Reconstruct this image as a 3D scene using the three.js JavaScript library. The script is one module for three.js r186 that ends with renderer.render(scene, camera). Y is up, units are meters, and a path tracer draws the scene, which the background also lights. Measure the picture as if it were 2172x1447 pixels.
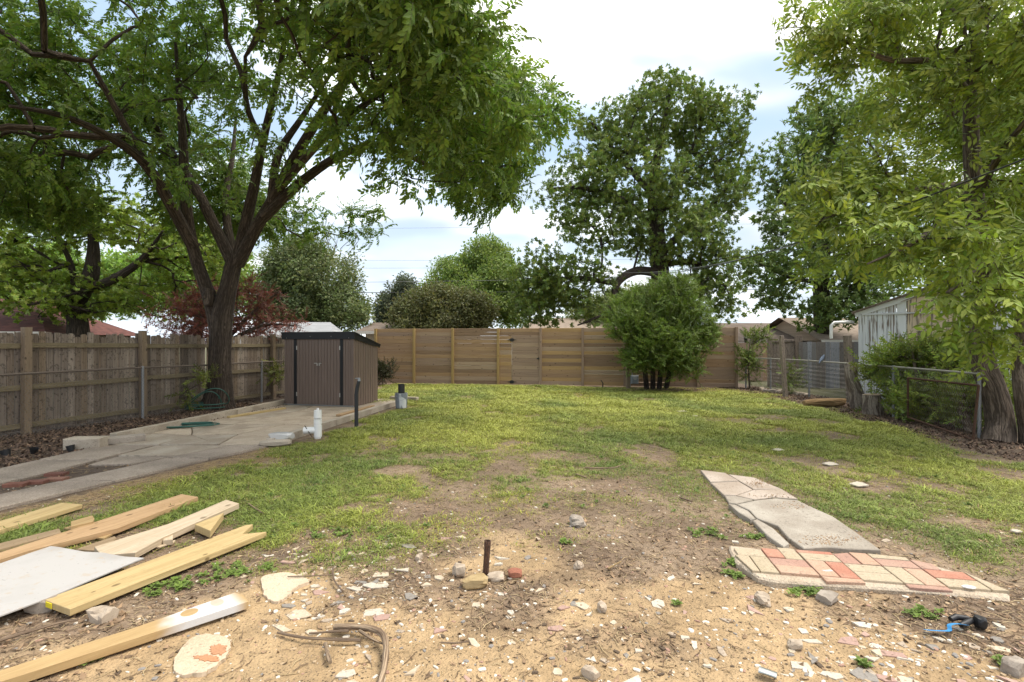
import * as THREE from 'three';
import { mergeGeometries } from 'three/addons/utils/BufferGeometryUtils.js';

// ---------------------------------------------------------------- camera, sky, sun, exposure
const F = 1040, EYE = 1.56, CX = 1086, HY = 729;          // focal length and horizon of the 2172 x 1447 photograph
const scene = new THREE.Scene();
const camera = new THREE.PerspectiveCamera(2 * Math.atan(723.5 / F) * 180 / Math.PI, 2172 / 1447, 0.05, 2000);
camera.position.set(0, EYE, 0);
camera.lookAt(0, EYE, -10);
camera.setViewOffset(2172, 1447, 0, -5.5, 2172, 1447);
const renderer = new THREE.WebGLRenderer({ antialias: true });
renderer.toneMapping = THREE.LinearToneMapping;
renderer.toneMappingExposure = 3.55;
renderer.shadowMap.enabled = true;

// ---------------------------------------------------------------- noise and random numbers
function rng(seed) { let a = seed >>> 0; return () => { a = (a + 0x6D2B79F5) >>> 0; let t = a; t = Math.imul(t ^ (t >>> 15), t | 1); t ^= t + Math.imul(t ^ (t >>> 7), t | 61); return ((t ^ (t >>> 14)) >>> 0) / 4294967296; }; }
function hash(i, j, k) { let h = Math.imul(i, 374761393) + Math.imul(j, 668265263) + Math.imul(k, 2147483647 ^ 0x5bd1e995) | 0; h = Math.imul(h ^ (h >>> 13), 1274126177); h ^= h >>> 16; return (h >>> 0) / 4294967296; }
const sm = (t) => t * t * (3 - 2 * t), mix = (a, b, t) => a + (b - a) * t, clamp = (x, a = 0, b = 1) => Math.min(b, Math.max(a, x));
const step = (a, b, x) => sm(clamp((x - a) / (b - a)));
function vn(x, y, seed = 0, px = 0, py = 0) {               // value noise, periodic when px, py are given
  const i = Math.floor(x), j = Math.floor(y), u = sm(x - i), v = sm(y - j), w = (a, p) => (p ? ((a % p) + p) % p : a);
  const a = hash(w(i, px), w(j, py), seed), b = hash(w(i + 1, px), w(j, py), seed), c = hash(w(i, px), w(j + 1, py), seed), d = hash(w(i + 1, px), w(j + 1, py), seed);
  return mix(mix(a, b, u), mix(c, d, u), v);
}
function fbm(x, y, seed = 0, oct = 4, px = 0, py = 0) { let s = 0, a = 0.5, t = 0; for (let o = 0; o < oct; o++) { s += a * vn(x, y, seed + o * 17, px, py); t += a; a *= 0.5; x *= 2; y *= 2; px *= 2; py *= 2; } return s / t; }

// ---------------------------------------------------------------- sky: thin bright cloud with pale blue openings
const SUN = new THREE.Vector3(0.42, 0.88, -0.02).normalize();
{
  const W = 1024, H = 512, data = new Float32Array(W * H * 4);
  for (let j = 0; j < H; j++) for (let i = 0; i < W; i++) {
    const th = ((j + 0.5) / H - 0.5) * Math.PI, ph = ((i + 0.5) / W - 0.5) * 2 * Math.PI, ct = Math.cos(th);
    const x = Math.cos(ph) * ct, y = Math.max(0, Math.sin(th)), z = Math.sin(ph) * ct;
    const s = x * SUN.x + Math.sin(th) * SUN.y + z * SUN.z;
    const p = x / (y + 0.22), q = z / (y + 0.22);
    const c = fbm(p * 1.1 + 3.3, q * 2.6 + 7.1, 5, 5), c2 = fbm(p * 2.4 + 9, q * 4.2 + 2, 9, 5);
    let cover = step(0.30, 0.70, c * 0.7 + c2 * 0.3 - 0.09 + 0.42 * step(0.35, 0.95, s));
    cover = Math.max(cover, 0.35 * step(0.35, 0.0, y));
    const glow = 0.30 * Math.pow(clamp(s), 6), b = mix(0.44, 1.0, step(0.28, 0.72, c2));
    const blue = [mix(0.24, 0.29, step(0.5, 0, y)), mix(0.32, 0.36, step(0.5, 0, y)), 0.43];
    const white = [0.925 * b, 0.91 * b, 0.905 * b];
    for (let k = 0; k < 3; k++) data[(j * W + i) * 4 + k] = (mix(blue[k], white[k], cover) + glow) * 0.72;
    data[(j * W + i) * 4 + 3] = 1;
  }
  const t = new THREE.DataTexture(data, W, H, THREE.RGBAFormat, THREE.FloatType);
  t.mapping = THREE.EquirectangularReflectionMapping; t.magFilter = t.minFilter = THREE.LinearFilter; t.wrapS = THREE.RepeatWrapping; t.needsUpdate = true;
  scene.background = t; scene.environment = t;
}
const sun = new THREE.DirectionalLight(0xfff6e8, 1.0);
sun.position.copy(SUN).multiplyScalar(60).add(new THREE.Vector3(0, 0, -10));
sun.target.position.set(0, 0, -10);
sun.castShadow = true; sun.shadow.radius = 45; sun.shadow.mapSize.set(4096, 4096);
Object.assign(sun.shadow.camera, { left: -30, right: 30, top: 30, bottom: -30, near: 1, far: 140 });
scene.add(sun, sun.target);

// ---------------------------------------------------------------- helpers
const V = (x, y, z) => new THREE.Vector3(x, y, z);
const gp = (u, v, h = 0) => { const d = F * (EYE - h) / (v - HY); return V((u - CX) / F * d, h, -d); };   // survey: a sighting that meets the plane at height h
const at = (u, v, d) => V((u - CX) / F * d, EYE - (v - HY) / F * d, -d);                                // survey: a sighting at distance d
const NAMES = {};
function numbered(n) { const k = NAMES[n] = (NAMES[n] ?? -1) + 1; return k ? `${n}_${String(k).padStart(3, '0')}` : n; }
function tag(o, label, category, group, kind) { Object.assign(o.userData, { label }); if (category) o.userData.category = category; if (group) o.userData.group = group; if (kind) o.userData.kind = kind; return o; }
function thing(name, label, category, pos = [0, 0, 0], turn = 0, group) { const o = new THREE.Group(); o.name = numbered(name); o.position.set(...pos); o.rotation.y = turn; scene.add(o); return tag(o, label, category, group); }
function part(name, geo, mat, parent, pos, rot) { const m = new THREE.Mesh(geo, mat); m.name = name; if (pos) m.position.set(...(pos.isVector3 ? pos.toArray() : pos)); if (rot) m.rotation.set(...rot); m.castShadow = m.receiveShadow = true; parent.add(m); return m; }
function solo(name, geo, mat, label, category, group, pos, rot) { return tag(part(numbered(name), geo, mat, scene, pos, rot), label, category, group); }
function struct(name, geo, mat, label) { const m = part(numbered(name), geo, mat, scene); m.userData.kind = 'structure'; if (label) m.userData.label = label; return m; }
function tex(w, h, fn, { srgb = true, repeat } = {}) {
  const d = new Uint8Array(w * h * 4);
  for (let j = 0; j < h; j++) for (let i = 0; i < w; i++) { const c = fn(i / w, j / h), o = (j * w + i) * 4; for (let k = 0; k < 3; k++) { const x = clamp(Array.isArray(c) ? c[k] : c); d[o + k] = 255 * (srgb ? (x <= 0.0031308 ? x * 12.92 : 1.055 * Math.pow(x, 1 / 2.4) - 0.055) : x); } d[o + 3] = 255; }
  const t = new THREE.DataTexture(d, w, h); t.wrapS = t.wrapT = THREE.RepeatWrapping; t.magFilter = THREE.LinearFilter; t.minFilter = THREE.LinearMipmapLinearFilter; t.generateMipmaps = true;
  if (srgb) t.colorSpace = THREE.SRGBColorSpace; if (repeat) t.repeat.set(...repeat); t.needsUpdate = true; return t;
}
const mat = (o) => new THREE.MeshStandardMaterial({ roughness: 0.85, ...o });
const col = (r, g, b) => new THREE.Color().setRGB(r, g, b);
const mul = (c, k) => [c[0] * k, c[1] * k, c[2] * k], mixc = (a, b, t) => [mix(a[0], b[0], t), mix(a[1], b[1], t), mix(a[2], b[2], t)];

class MB {                                                  // collects pieces of one mesh
  constructor() { this.p = []; this.n = []; this.t = []; this.c = []; this.i = []; }
  vert(p, n, u, v, c = [1, 1, 1]) { this.p.push(p.x, p.y, p.z); this.n.push(n.x, n.y, n.z); this.t.push(u, v); this.c.push(c[0], c[1], c[2]); return this.p.length / 3 - 1; }
  tri(a, b, c, color) { const n = V().crossVectors(V().subVectors(b, a), V().subVectors(c, a)).normalize(), k = this.p.length / 3; for (const q of [a, b, c]) this.vert(q, n, q.x, q.y, color); this.i.push(k, k + 1, k + 2); }
  quad(a, b, c, d, color) { this.tri(a, b, c, color); this.tri(a, c, d, color); }
  tube(pts, rads, sides = 6, color, disp, capEnd = true) {
    const n = pts.length; let up = Math.abs(V().subVectors(pts[1], pts[0]).normalize().y) > 0.9 ? V(1, 0, 0) : V(0, 1, 0), len = 0;
    const rep = Math.max(1, Math.round(2 * Math.PI * rads[0] / 0.5)); const rows = [];
    for (let k = 0; k < n; k++) {
      const T = V().subVectors(pts[Math.min(n - 1, k + 1)], pts[Math.max(0, k - 1)]).normalize(), S = V().crossVectors(up, T).normalize(); up = V().crossVectors(T, S).normalize();
      if (k) len += pts[k].distanceTo(pts[k - 1]); const row = [];
      for (let s = 0; s <= sides; s++) {
        const a = (s % sides) / sides * 2 * Math.PI, N = S.clone().multiplyScalar(Math.cos(a)).addScaledVector(up, Math.sin(a)), r = rads[k] * (disp ? disp(a, len, k) : 1);
        row.push(this.vert(pts[k].clone().addScaledVector(N, r), N, s / sides * rep, len, color));
      }
      rows.push(row);
    }
    for (let k = 0; k + 1 < n; k++) for (let s = 0; s < sides; s++) { const [a, b] = [rows[k], rows[k + 1]]; this.i.push(a[s], a[s + 1], b[s + 1], a[s], b[s + 1], b[s]); }
    if (capEnd) for (const [k, dir] of [[0, -1], [n - 1, 1]]) { const T = V().subVectors(pts[Math.min(n - 1, k + 1)], pts[Math.max(0, k - 1)]).normalize().multiplyScalar(dir), c = this.vert(pts[k], T, 0, 0, color), ring = rows[k].map((q) => this.vert(V(this.p[q * 3], this.p[q * 3 + 1], this.p[q * 3 + 2]), T, 0.2, 0, color)); for (let s = 0; s < sides; s++) dir > 0 ? this.i.push(c, ring[s], ring[s + 1]) : this.i.push(c, ring[s + 1], ring[s]); }
    return this;
  }
  geo(g, m, color) { g = g.clone(); if (m) g.applyMatrix4(m); const k = this.p.length / 3, P = g.attributes.position, N = g.attributes.normal, U = g.attributes.uv; for (let q = 0; q < P.count; q++) { this.p.push(P.getX(q), P.getY(q), P.getZ(q)); this.n.push(N.getX(q), N.getY(q), N.getZ(q)); this.t.push(U ? U.getX(q) : 0, U ? U.getY(q) : 0); this.c.push(...(color ?? [1, 1, 1])); } if (g.index) for (const q of g.index.array) this.i.push(q + k); else for (let q = 0; q < P.count; q++) this.i.push(q + k); return this; }
  done() { const g = new THREE.BufferGeometry(); g.setAttribute('position', new THREE.Float32BufferAttribute(this.p, 3)); g.setAttribute('normal', new THREE.Float32BufferAttribute(this.n, 3)); g.setAttribute('uv', new THREE.Float32BufferAttribute(this.t, 2)); g.setAttribute('color', new THREE.Float32BufferAttribute(this.c, 3)); g.setIndex(this.i); return g; }
}
function uvAlong(g, axis, off = 0) {                        // uv in metres, v runs along the given axis
  const P = g.attributes.position, N = g.attributes.normal, uv = new Float32Array(P.count * 2), o = [0, 1, 2].filter((k) => k !== axis);
  const get = (A, q, k) => A.array[q * 3 + k];
  for (let q = 0; q < P.count; q++) {
    if (Math.abs(get(N, q, axis)) > 0.7) { uv[q * 2] = get(P, q, o[0]) * 0.3 + off; uv[q * 2 + 1] = get(P, q, o[1]) * 0.3 + off * 1.7; }
    else { const k = Math.abs(get(N, q, o[0])) > Math.abs(get(N, q, o[1])) ? o[1] : o[0]; uv[q * 2] = get(P, q, k) + off * 0.37 + (k === o[1] ? 0.13 : 0); uv[q * 2 + 1] = get(P, q, axis) + off; }
  }
  g.setAttribute('uv', new THREE.BufferAttribute(uv, 2)); return g;
}
function block(x, y, z, axis = 0, off = 0, b = 0.004) {      // chamfered box, centred
  const s = new THREE.Shape(), [hx, hy] = [x / 2 - b, y / 2 - b]; s.moveTo(-hx, -hy); s.lineTo(hx, -hy); s.lineTo(hx, hy); s.lineTo(-hx, hy); s.closePath();
  const g = new THREE.ExtrudeGeometry(s, { depth: z - 2 * b, bevelEnabled: true, bevelSize: b, bevelThickness: b, bevelSegments: 1 }); g.translate(0, 0, -(z / 2 - b)); return uvAlong(g, axis, off);
}
const box = (x, y, z, axis = 0, off = 0) => uvAlong(new THREE.BoxGeometry(x, y, z).toNonIndexed(), axis, off);
function slab(pts, y0, y1, b = 0.006, axis = 2, off = 0) {   // a flat slab over a polygon of [x, z] points
  const area = pts.reduce((s, p, k) => { const q = pts[(k + 1) % pts.length]; return s + p[0] * q[1] - q[0] * p[1]; }, 0); if (area > 0) pts = pts.slice().reverse();
  const s = new THREE.Shape(pts.map((p) => new THREE.Vector2(p[0], -p[1])));
  const g = new THREE.ExtrudeGeometry(s, { depth: y1 - y0 - (b ? 2 * b : 0), bevelEnabled: b > 0, bevelSize: b, bevelThickness: b, bevelOffset: -b, bevelSegments: 1 });
  g.rotateX(-Math.PI / 2); g.translate(0, y0 + b, 0); return uvAlong(g, axis, off);
}
function rockGeo(seed, sx, sy, sz, rough = 0.35, detail = 2) {
  const g = new THREE.IcosahedronGeometry(1, detail), P = g.attributes.position;
  for (let q = 0; q < P.count; q++) { const x = P.getX(q), y = P.getY(q), z = P.getZ(q), k = 1 + rough * (fbm(x * 1.4 + z * 0.9 + seed, y * 1.4 - z * 0.8 + seed * 1.7, seed, 3) - 0.5) * 2; P.setXYZ(q, clamp(x * k * 1.15, -0.95, 0.95) * sx, clamp(y * k * 1.2, -0.8, 0.85) * sy, clamp(z * k * 1.15, -0.95, 0.95) * sz); }
  g.computeVertexNormals(); return g;
}
function shardGeo(seed, size, elong = 1, thick = 0.008) {
  const r = rng(seed), n = 3 + Math.floor(r() * 4), pts = []; const a0 = r() * 6.28;
  for (let k = 0; k < n; k++) { const a = a0 + (k + 0.6 * (r() - 0.5)) / n * 6.283, q = size * 0.5 * (0.65 + 0.5 * r()); pts.push([Math.cos(a) * q * elong, Math.sin(a) * q]); }
  return slab(pts, 0, thick, 0.0012);
}

// ---------------------------------------------------------------- textures and materials
function woodTex(a, b, { seed = 1, knots = 3, w = 256, h = 1024, spots = 0, contrast = 1 } = {}) {
  const r = rng(seed), K = []; for (let k = 0; k < knots; k++) K.push([r(), r(), 0.010 + 0.02 * r()]);
  return tex(w, h, (x, y) => {
    let bend = 0, kn = 0; for (const [kx, ky, kr] of K) { const dx = (x - kx) * 0.4, dy = (y - ky) * 1.6, d = Math.hypot(dx, dy * 0.6); bend += Math.exp(-d * d / 0.003) * 0.06 * Math.sign(dx); kn = Math.max(kn, step(kr * 0.8, kr * 0.45, d)); }
    const g = fbm((x + bend) * 22, y * 3, seed, 4, 22, 3), f = vn((x + bend) * 90, y * 6, seed + 3, 90, 6), l = fbm(x * 3, y * 3, seed + 8, 3, 3, 3);
    let c = mixc(a, b, clamp((g * 0.65 + f * 0.3 + l * 0.25 - 0.3) * contrast)); if (kn) c = mixc(c, mul(b, 0.45), kn * 0.85);
    if (spots) { const s = fbm(x * 14, y * 40, seed + 21, 3, 14, 40); c = mixc(c, mul(b, 0.5), step(0.6, 0.75, s) * spots); }
    return c;
  }, { repeat: [2.5, 0.625] });
}
const bumpWood = (seed) => tex(256, 512, (x, y) => { const g = fbm(x * 40, y * 3, seed, 4, 40, 3); return step(0.2, 0.8, g); }, { srgb: false, repeat: [2.5, 0.625] });
const bw = bumpWood(4);
const grayWood = [[[0.32, 0.26, 0.21], [0.115, 0.088, 0.068]], [[0.36, 0.295, 0.235], [0.135, 0.10, 0.076]], [[0.27, 0.21, 0.16], [0.095, 0.07, 0.052]], [[0.42, 0.35, 0.285], [0.17, 0.13, 0.10]], [[0.21, 0.165, 0.13], [0.07, 0.053, 0.041]], [[0.33, 0.25, 0.175], [0.12, 0.085, 0.058]]].map(([a, b], k) => mat({ map: woodTex(a, b, { seed: 11 + k, knots: 2, spots: 0.6, contrast: 1.25 }), bumpMap: bw, bumpScale: 0.006, roughness: 0.95 }));
const railWood = mat({ map: woodTex([0.26, 0.21, 0.13], [0.12, 0.095, 0.055], { seed: 19, spots: 0.3 }), bumpMap: bw, bumpScale: 0.004, roughness: 0.95 });
const postWood = mat({ map: woodTex([0.30, 0.225, 0.15], [0.15, 0.105, 0.07], { seed: 23, spots: 0.3 }), bumpMap: bw, bumpScale: 0.005, roughness: 0.95 });
const newWood = [[[0.38, 0.25, 0.15], [0.21, 0.125, 0.067]], [[0.43, 0.285, 0.16], [0.26, 0.155, 0.078]], [[0.36, 0.255, 0.18], [0.21, 0.14, 0.095]], [[0.47, 0.31, 0.145], [0.31, 0.185, 0.072]], [[0.30, 0.20, 0.125], [0.16, 0.095, 0.055]], [[0.43, 0.315, 0.215], [0.27, 0.18, 0.115]]].map(([a, b], k) => mat({ map: woodTex(a, b, { seed: 31 + k, knots: 4 }), bumpMap: bw, bumpScale: 0.002, roughness: 0.85 }));
const newPost = mat({ map: woodTex([0.40, 0.28, 0.115], [0.29, 0.18, 0.06], { seed: 37, knots: 2 }), roughness: 0.85 });
const pine = [[[0.54, 0.41, 0.20], [0.34, 0.225, 0.085]], [[0.50, 0.335, 0.185], [0.31, 0.185, 0.08]], [[0.57, 0.47, 0.34], [0.37, 0.275, 0.165]], [[0.42, 0.295, 0.14], [0.24, 0.145, 0.055]], [[0.34, 0.245, 0.145], [0.17, 0.115, 0.06]]].map(([a, b], k) => mat({ map: woodTex(a, b, { seed: 41 + k, knots: 5, spots: 0.12, contrast: 1.15 }), bumpMap: bw, bumpScale: 0.0012, roughness: 0.75 }));
const concTex = (a, b, seed) => tex(512, 512, (x, y) => { const l = fbm(x * 4, y * 4, seed, 5, 4, 4), f = vn(x * 170, y * 170, seed + 3, 170, 170), s = vn(x * 60, y * 60, seed + 5, 60, 60); let c = mixc(a, b, step(0.25, 0.75, l)); c = mul(c, 0.86 + 0.28 * f); if (s > 0.86) c = mul(c, 0.72); return c; }, { repeat: [1, 1] });
const bumpFine = tex(512, 512, (x, y) => 0.55 * vn(x * 150, y * 150, 2, 150, 150) + 0.45 * fbm(x * 20, y * 20, 4, 3, 20, 20), { srgb: false, repeat: [1, 1] });
const concrete = [[[0.46, 0.38, 0.29], [0.34, 0.27, 0.20]], [[0.50, 0.41, 0.31], [0.38, 0.30, 0.22]], [[0.42, 0.36, 0.285], [0.32, 0.26, 0.195]]].map(([a, b], k) => mat({ map: concTex(a, b, 51 + k), bumpMap: bumpFine, bumpScale: 0.003, roughness: 0.95 }));
const curbMat = mat({ map: concTex([0.50, 0.43, 0.34], [0.36, 0.30, 0.23], 57), bumpMap: bumpFine, bumpScale: 0.003, roughness: 0.95 });
const aggregate = mat({ map: tex(512, 512, (x, y) => { const s = vn(x * 110, y * 110, 61, 110, 110), s2 = vn(x * 190, y * 190, 62, 190, 190), l = fbm(x * 3, y * 3, 63, 4, 3, 3); return mul(mixc([0.22, 0.175, 0.135], [0.42, 0.35, 0.28], clamp(s * 0.7 + s2 * 0.5 - 0.1)), 0.7 + 0.6 * l); }, { repeat: [1, 1] }), bumpMap: bumpFine, bumpScale: 0.008, roughness: 1 });
const pathConc = mat({ map: concTex([0.40, 0.36, 0.30], [0.30, 0.26, 0.21], 66), bumpMap: bumpFine, bumpScale: 0.004, roughness: 0.95 });
const flag = mat({ map: concTex([0.45, 0.38, 0.315], [0.34, 0.275, 0.215], 67), bumpMap: bumpFine, bumpScale: 0.003, roughness: 0.95 });
const barkTex = (a, b, seed) => tex(512, 512, (x, y) => { const w = fbm(x * 4, y * 4, seed + 2, 3, 4, 4) * 0.25, g = Math.abs(fbm((x + w) * 12, y * 3, seed, 4, 0, 3) - 0.5) * 2, f = fbm(x * 60, y * 30, seed + 4, 2, 60, 30); return mul(mixc(b, a, step(0.02, 0.42, g)), 0.7 + 0.6 * f); }, { repeat: [1, 1] });
const barkBump = tex(512, 512, (x, y) => { const w = fbm(x * 4, y * 4, 73, 3, 4, 4) * 0.25, g = Math.abs(fbm((x + w) * 12, y * 3, 71, 4, 0, 3) - 0.5) * 2; return step(0, 0.5, g) * 0.8 + 0.2 * fbm(x * 60, y * 30, 75, 2, 60, 30); }, { srgb: false, repeat: [1, 1] });
const barkElm = mat({ map: barkTex([0.135, 0.100, 0.074], [0.042, 0.030, 0.022], 71), bumpMap: barkBump, bumpScale: 0.03, roughness: 1 });
const barkGray = mat({ map: barkTex([0.19, 0.145, 0.11], [0.075, 0.055, 0.04], 77), bumpMap: barkBump, bumpScale: 0.02, roughness: 1 });
const barkDark = mat({ map: barkTex([0.095, 0.07, 0.052], [0.034, 0.025, 0.019], 79), bumpMap: barkBump, bumpScale: 0.03, roughness: 1 });
const galv = mat({ color: col(0.32, 0.33, 0.34), metalness: 0.7, roughness: 0.55 });
const galvRail = mat({ color: col(0.36, 0.34, 0.29), metalness: 0.45, roughness: 0.65 });
const wireMat = mat({ color: col(0.22, 0.20, 0.18), metalness: 0.5, roughness: 0.6 });
const rust = mat({ map: tex(256, 256, (x, y) => { const f = fbm(x * 10, y * 10, 81, 4, 10, 10); return mixc([0.045, 0.026, 0.019], [0.125, 0.062, 0.034], step(0.35, 0.7, f)); }, { repeat: [4, 4] }), roughness: 0.95, metalness: 0.1 });
const blackMetal = mat({ color: col(0.010, 0.010, 0.011), roughness: 0.5 });
const whitePvc = mat({ color: col(0.80, 0.79, 0.76), roughness: 0.35 });
const stone = mat({ map: concTex([0.46, 0.38, 0.29], [0.32, 0.255, 0.19], 85), roughness: 0.95 });
const grayStone = mat({ map: concTex([0.36, 0.31, 0.255], [0.25, 0.21, 0.17], 86), roughness: 0.95 });

// ---------------------------------------------------------------- ground
const leftEdge = (d) => (d < 7.34 ? -3.78 - (7.34 - d) * 0.363 : d < 12.55 ? -3.66 + (d - 7.34) * 0.158 : -5.0);
const fenceX = (d) => (d > 16.3 ? mix(8.6, 8.3, (d - 16.3) / 1.1) : d > 14.35 ? mix(8.7, 8.6, (d - 14.35) / 1.95) : d > 10.6 ? mix(8.25, 8.7, (d - 10.6) / 3.75) : mix(7.7, 8.25, (d - 8) / 2.6));
const lawn = (x, d) => step(leftEdge(d) + 0.1, leftEdge(d) + 1.2, x) * step(9.5, 7.5, x) * step(18.6, 17, d);
function height(x, z) {
  const d = -z, l = lawn(x, d), n = step(1.5, 3, d);
  let h = l * (0.16 * (fbm(x * 0.33 + 5, d * 0.33 + 2, 101, 3) - 0.5) + 0.07 * (fbm(x * 1.1, d * 1.1, 103, 3) - 0.5)) * step(4, 7, d);
  h += 0.030 * (fbm(x * 2.2, d * 2.2, 105, 4) - 0.5) * step(leftEdge(d) - 0.2, leftEdge(d) + 0.4, x) + 0.012 * (fbm(x * 9, d * 9, 107, 3) - 0.5) * step(9, 5, d) * step(leftEdge(d), leftEdge(d) + 0.3, x);
  h += 0.05 * step(leftEdge(d) - 2.4, leftEdge(d) - 3.2, x) * fbm(x * 2, d * 2, 109, 3) * step(7, 8, d);
  return h - 0.01;
}
const sandMask = (x, d) => step(0.34, 0.70, 0.5 + (3.45 - d) * 0.50 + (fbm(x * 1.3 + 4, d * 1.6, 111, 4) - 0.5) * 1.5 - 0.9 * step(-1.3, -2.4, x) - 0.55 * step(1.4, 2.6, x));
function grassMask(x, d) {
  let g = step(3.55, 4.9, d + (fbm(x * 0.9, d * 0.9, 113, 3) - 0.5) * 1.6 + 0.95 * step(-0.2, -1.2, x) + 0.55 * step(2.9, 3.6, x));
  g *= 1 - 0.86 * Math.exp(-(((x - 0.95) / 1.9) ** 2 + ((d - 4.35) / 1.0) ** 2) * 1.2);
  g *= 1 - 0.45 * Math.exp(-(((x - 0.7) / 2.6) ** 2 + ((d - 6.4) / 1.6) ** 2));
  g *= 1 - 0.4 * Math.exp(-(((x - 3.4) / 2.2) ** 2 + ((d - 5.6) / 1.2) ** 2));
  g *= step(leftEdge(d) + 0.12, leftEdge(d) + 0.55, x + (fbm(x, d * 1.7, 115, 2) - 0.5) * 0.8);
  if (d > 6.5) g *= step(fenceX(d) - 0.25, fenceX(d) - 1.5, x + (fbm(x * 1.2, d * 1.2, 117, 3) - 0.5) * 1.2);
  g *= 1 - 0.85 * Math.exp(-(((x - 5.6) / 2.2) ** 2 + ((d - 16.6) / 0.9) ** 2));
  g *= step(18.6, 17.9, d + x * 0.16);
  const patch = fbm(x * 1.5 + 3, d * 1.5, 119, 4), near = step(9, 5, d);
  return clamp(g * mix(Math.max(0.35, step(0.26, 0.44, patch + 0.03)), step(0.3, 0.58, patch), near * 0.8));
}
function groundColor(x, z) {
  const d = -z, s = sandMask(x, d), n = fbm(x * 3, d * 3, 121, 4), n2 = fbm(x * 12, d * 12, 123, 3), g = grassMask(x, d);
  let c = mixc([0.29, 0.205, 0.135], [0.20, 0.14, 0.09], step(0.3, 0.7, n));
  c = mixc(c, [0.38, 0.28, 0.185], step(0.5, 0.75, fbm(x * 1.7 + 8, d * 1.7, 125, 4)) * 0.7);
  c = mixc(c, [0.19, 0.150, 0.075], g * 0.75);
  c = mixc(c, mixc([0.52, 0.365, 0.20], [0.42, 0.29, 0.155], step(0.35, 0.75, n)), s);
  if (x < leftEdge(d) && d < 20) c = mixc([0.17, 0.12, 0.083], [0.10, 0.07, 0.05], n);
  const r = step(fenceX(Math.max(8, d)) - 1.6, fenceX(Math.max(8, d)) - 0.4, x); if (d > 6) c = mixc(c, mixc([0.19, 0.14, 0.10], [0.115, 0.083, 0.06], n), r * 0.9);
  if (d > 20 || x > 9 || x < -9.5) c = mixc(c, [0.10, 0.11, 0.045], 0.8);
  return mul(c, 0.85 + 0.3 * n2);
}
{
  const xs = [], zs = []; for (const x of [-400, -200, -100, -60, -40, -25, -18]) xs.push(x); for (let x = -13; x <= 13; x += 0.045) xs.push(x); for (const x of [18, 25, 40, 60, 100, 200, 400]) xs.push(x);
  for (const z of [200, 60, 20, 8, 4, 2]) zs.push(z); for (let d = 0.6; d < 22;) { zs.push(-d); d += Math.max(0.024, 0.011 * d); } for (const z of [-24, -28, -34, -45, -60, -90, -150, -300, -600]) zs.push(z);
  const P = [], C = [], U = [], I = [];
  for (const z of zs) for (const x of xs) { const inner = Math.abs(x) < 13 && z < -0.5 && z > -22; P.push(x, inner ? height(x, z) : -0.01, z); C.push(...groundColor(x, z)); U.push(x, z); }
  const w = xs.length; for (let j = 0; j + 1 < zs.length; j++) for (let i = 0; i + 1 < w; i++) { const a = j * w + i; I.push(a, a + 1, a + w + 1, a, a + w + 1, a + w); }
  const g = new THREE.BufferGeometry(); g.setAttribute('position', new THREE.Float32BufferAttribute(P, 3)); g.setAttribute('color', new THREE.Float32BufferAttribute(C, 3)); g.setAttribute('uv', new THREE.Float32BufferAttribute(U, 2)); g.setIndex(I); g.computeVertexNormals();
  const r = rng(5), specks = []; const W = 1024, buf = new Float32Array(W * W).fill(1);
  for (let k = 0; k < 15000; k++) { const x = r() * W, y = r() * W, s = 0.5 + 2.4 * r() ** 4, v = r() < 0.72 ? 0.25 + 0.3 * r() : 1.25; for (let j = -4; j <= 4; j++) for (let i = -4; i <= 4; i++) if (i * i + j * j * (1 + r()) < s * s) buf[((Math.floor(y) + j + W) % W) * W + (Math.floor(x) + i + W) % W] = v; }
  const map = tex(W, W, (x, y) => clamp((0.62 + 0.34 * fbm(x * 60, y * 60, 131, 4, 60, 60) + 0.16 * (vn(x * 330, y * 330, 133, 330, 330) - 0.5)) * buf[Math.floor(y * W) * W + Math.floor(x * W)]), { repeat: [0.5, 0.5] });
  const bump = tex(W, W, (x, y) => 0.5 * fbm(x * 50, y * 50, 135, 4, 50, 50) + 0.3 * vn(x * 260, y * 260, 136, 260, 260) + (buf[Math.floor(y * W) * W + Math.floor(x * W)] !== 1 ? 0.2 : 0), { srgb: false, repeat: [0.5, 0.5] });
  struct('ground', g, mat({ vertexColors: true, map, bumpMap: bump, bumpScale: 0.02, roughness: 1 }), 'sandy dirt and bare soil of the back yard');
}

// ---------------------------------------------------------------- grass, straw and leaf litter
const leafMat = (o = {}) => new THREE.MeshPhysicalMaterial({ vertexColors: true, roughness: 0.75, transmission: 0.42, thickness: 0, side: THREE.DoubleSide, specularIntensity: 0.6, ...o });
function blade(mb, x, z, h, w, lean, a, c) {
  const dx = Math.cos(a), dz = Math.sin(a), sx = -dz * w / 2, sz = dx * w / 2, P = (t, k) => [V(x + dx * lean * h * t * t + sx * k, h * t * (1 - 0.3 * lean * t), z + dz * lean * h * t * t + sz * k), V(x + dx * lean * h * t * t - sx * k, h * t * (1 - 0.3 * lean * t), z + dz * lean * h * t * t - sz * k)];
  const [a0, b0] = P(0, 0.8), [a1, b1] = P(0.55, 1), t = P(1, 0)[0]; mb.quad(a0, b0, b1, a1, c); mb.tri(a1, b1, t, c);
}
function tuftGeo(seed, n, rad, h, w, straw) {
  const r = rng(seed), mb = new MB(); for (let k = 0; k < n; k++) { const a = r() * 6.28, q = rad * Math.sqrt(r()), v = 0.7 + 0.6 * r(), c = r() < straw ? [1.35 * v, 0.95 * v, 1.7 * v] : [v, v, v * (0.6 + 0.8 * r())]; blade(mb, Math.cos(a) * q, Math.sin(a) * q, h * (0.45 + 0.75 * r()), w * (0.7 + 0.6 * r()), 0.3 + 1.3 * r(), r() * 6.28, c); } return mb.done();
}
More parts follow.
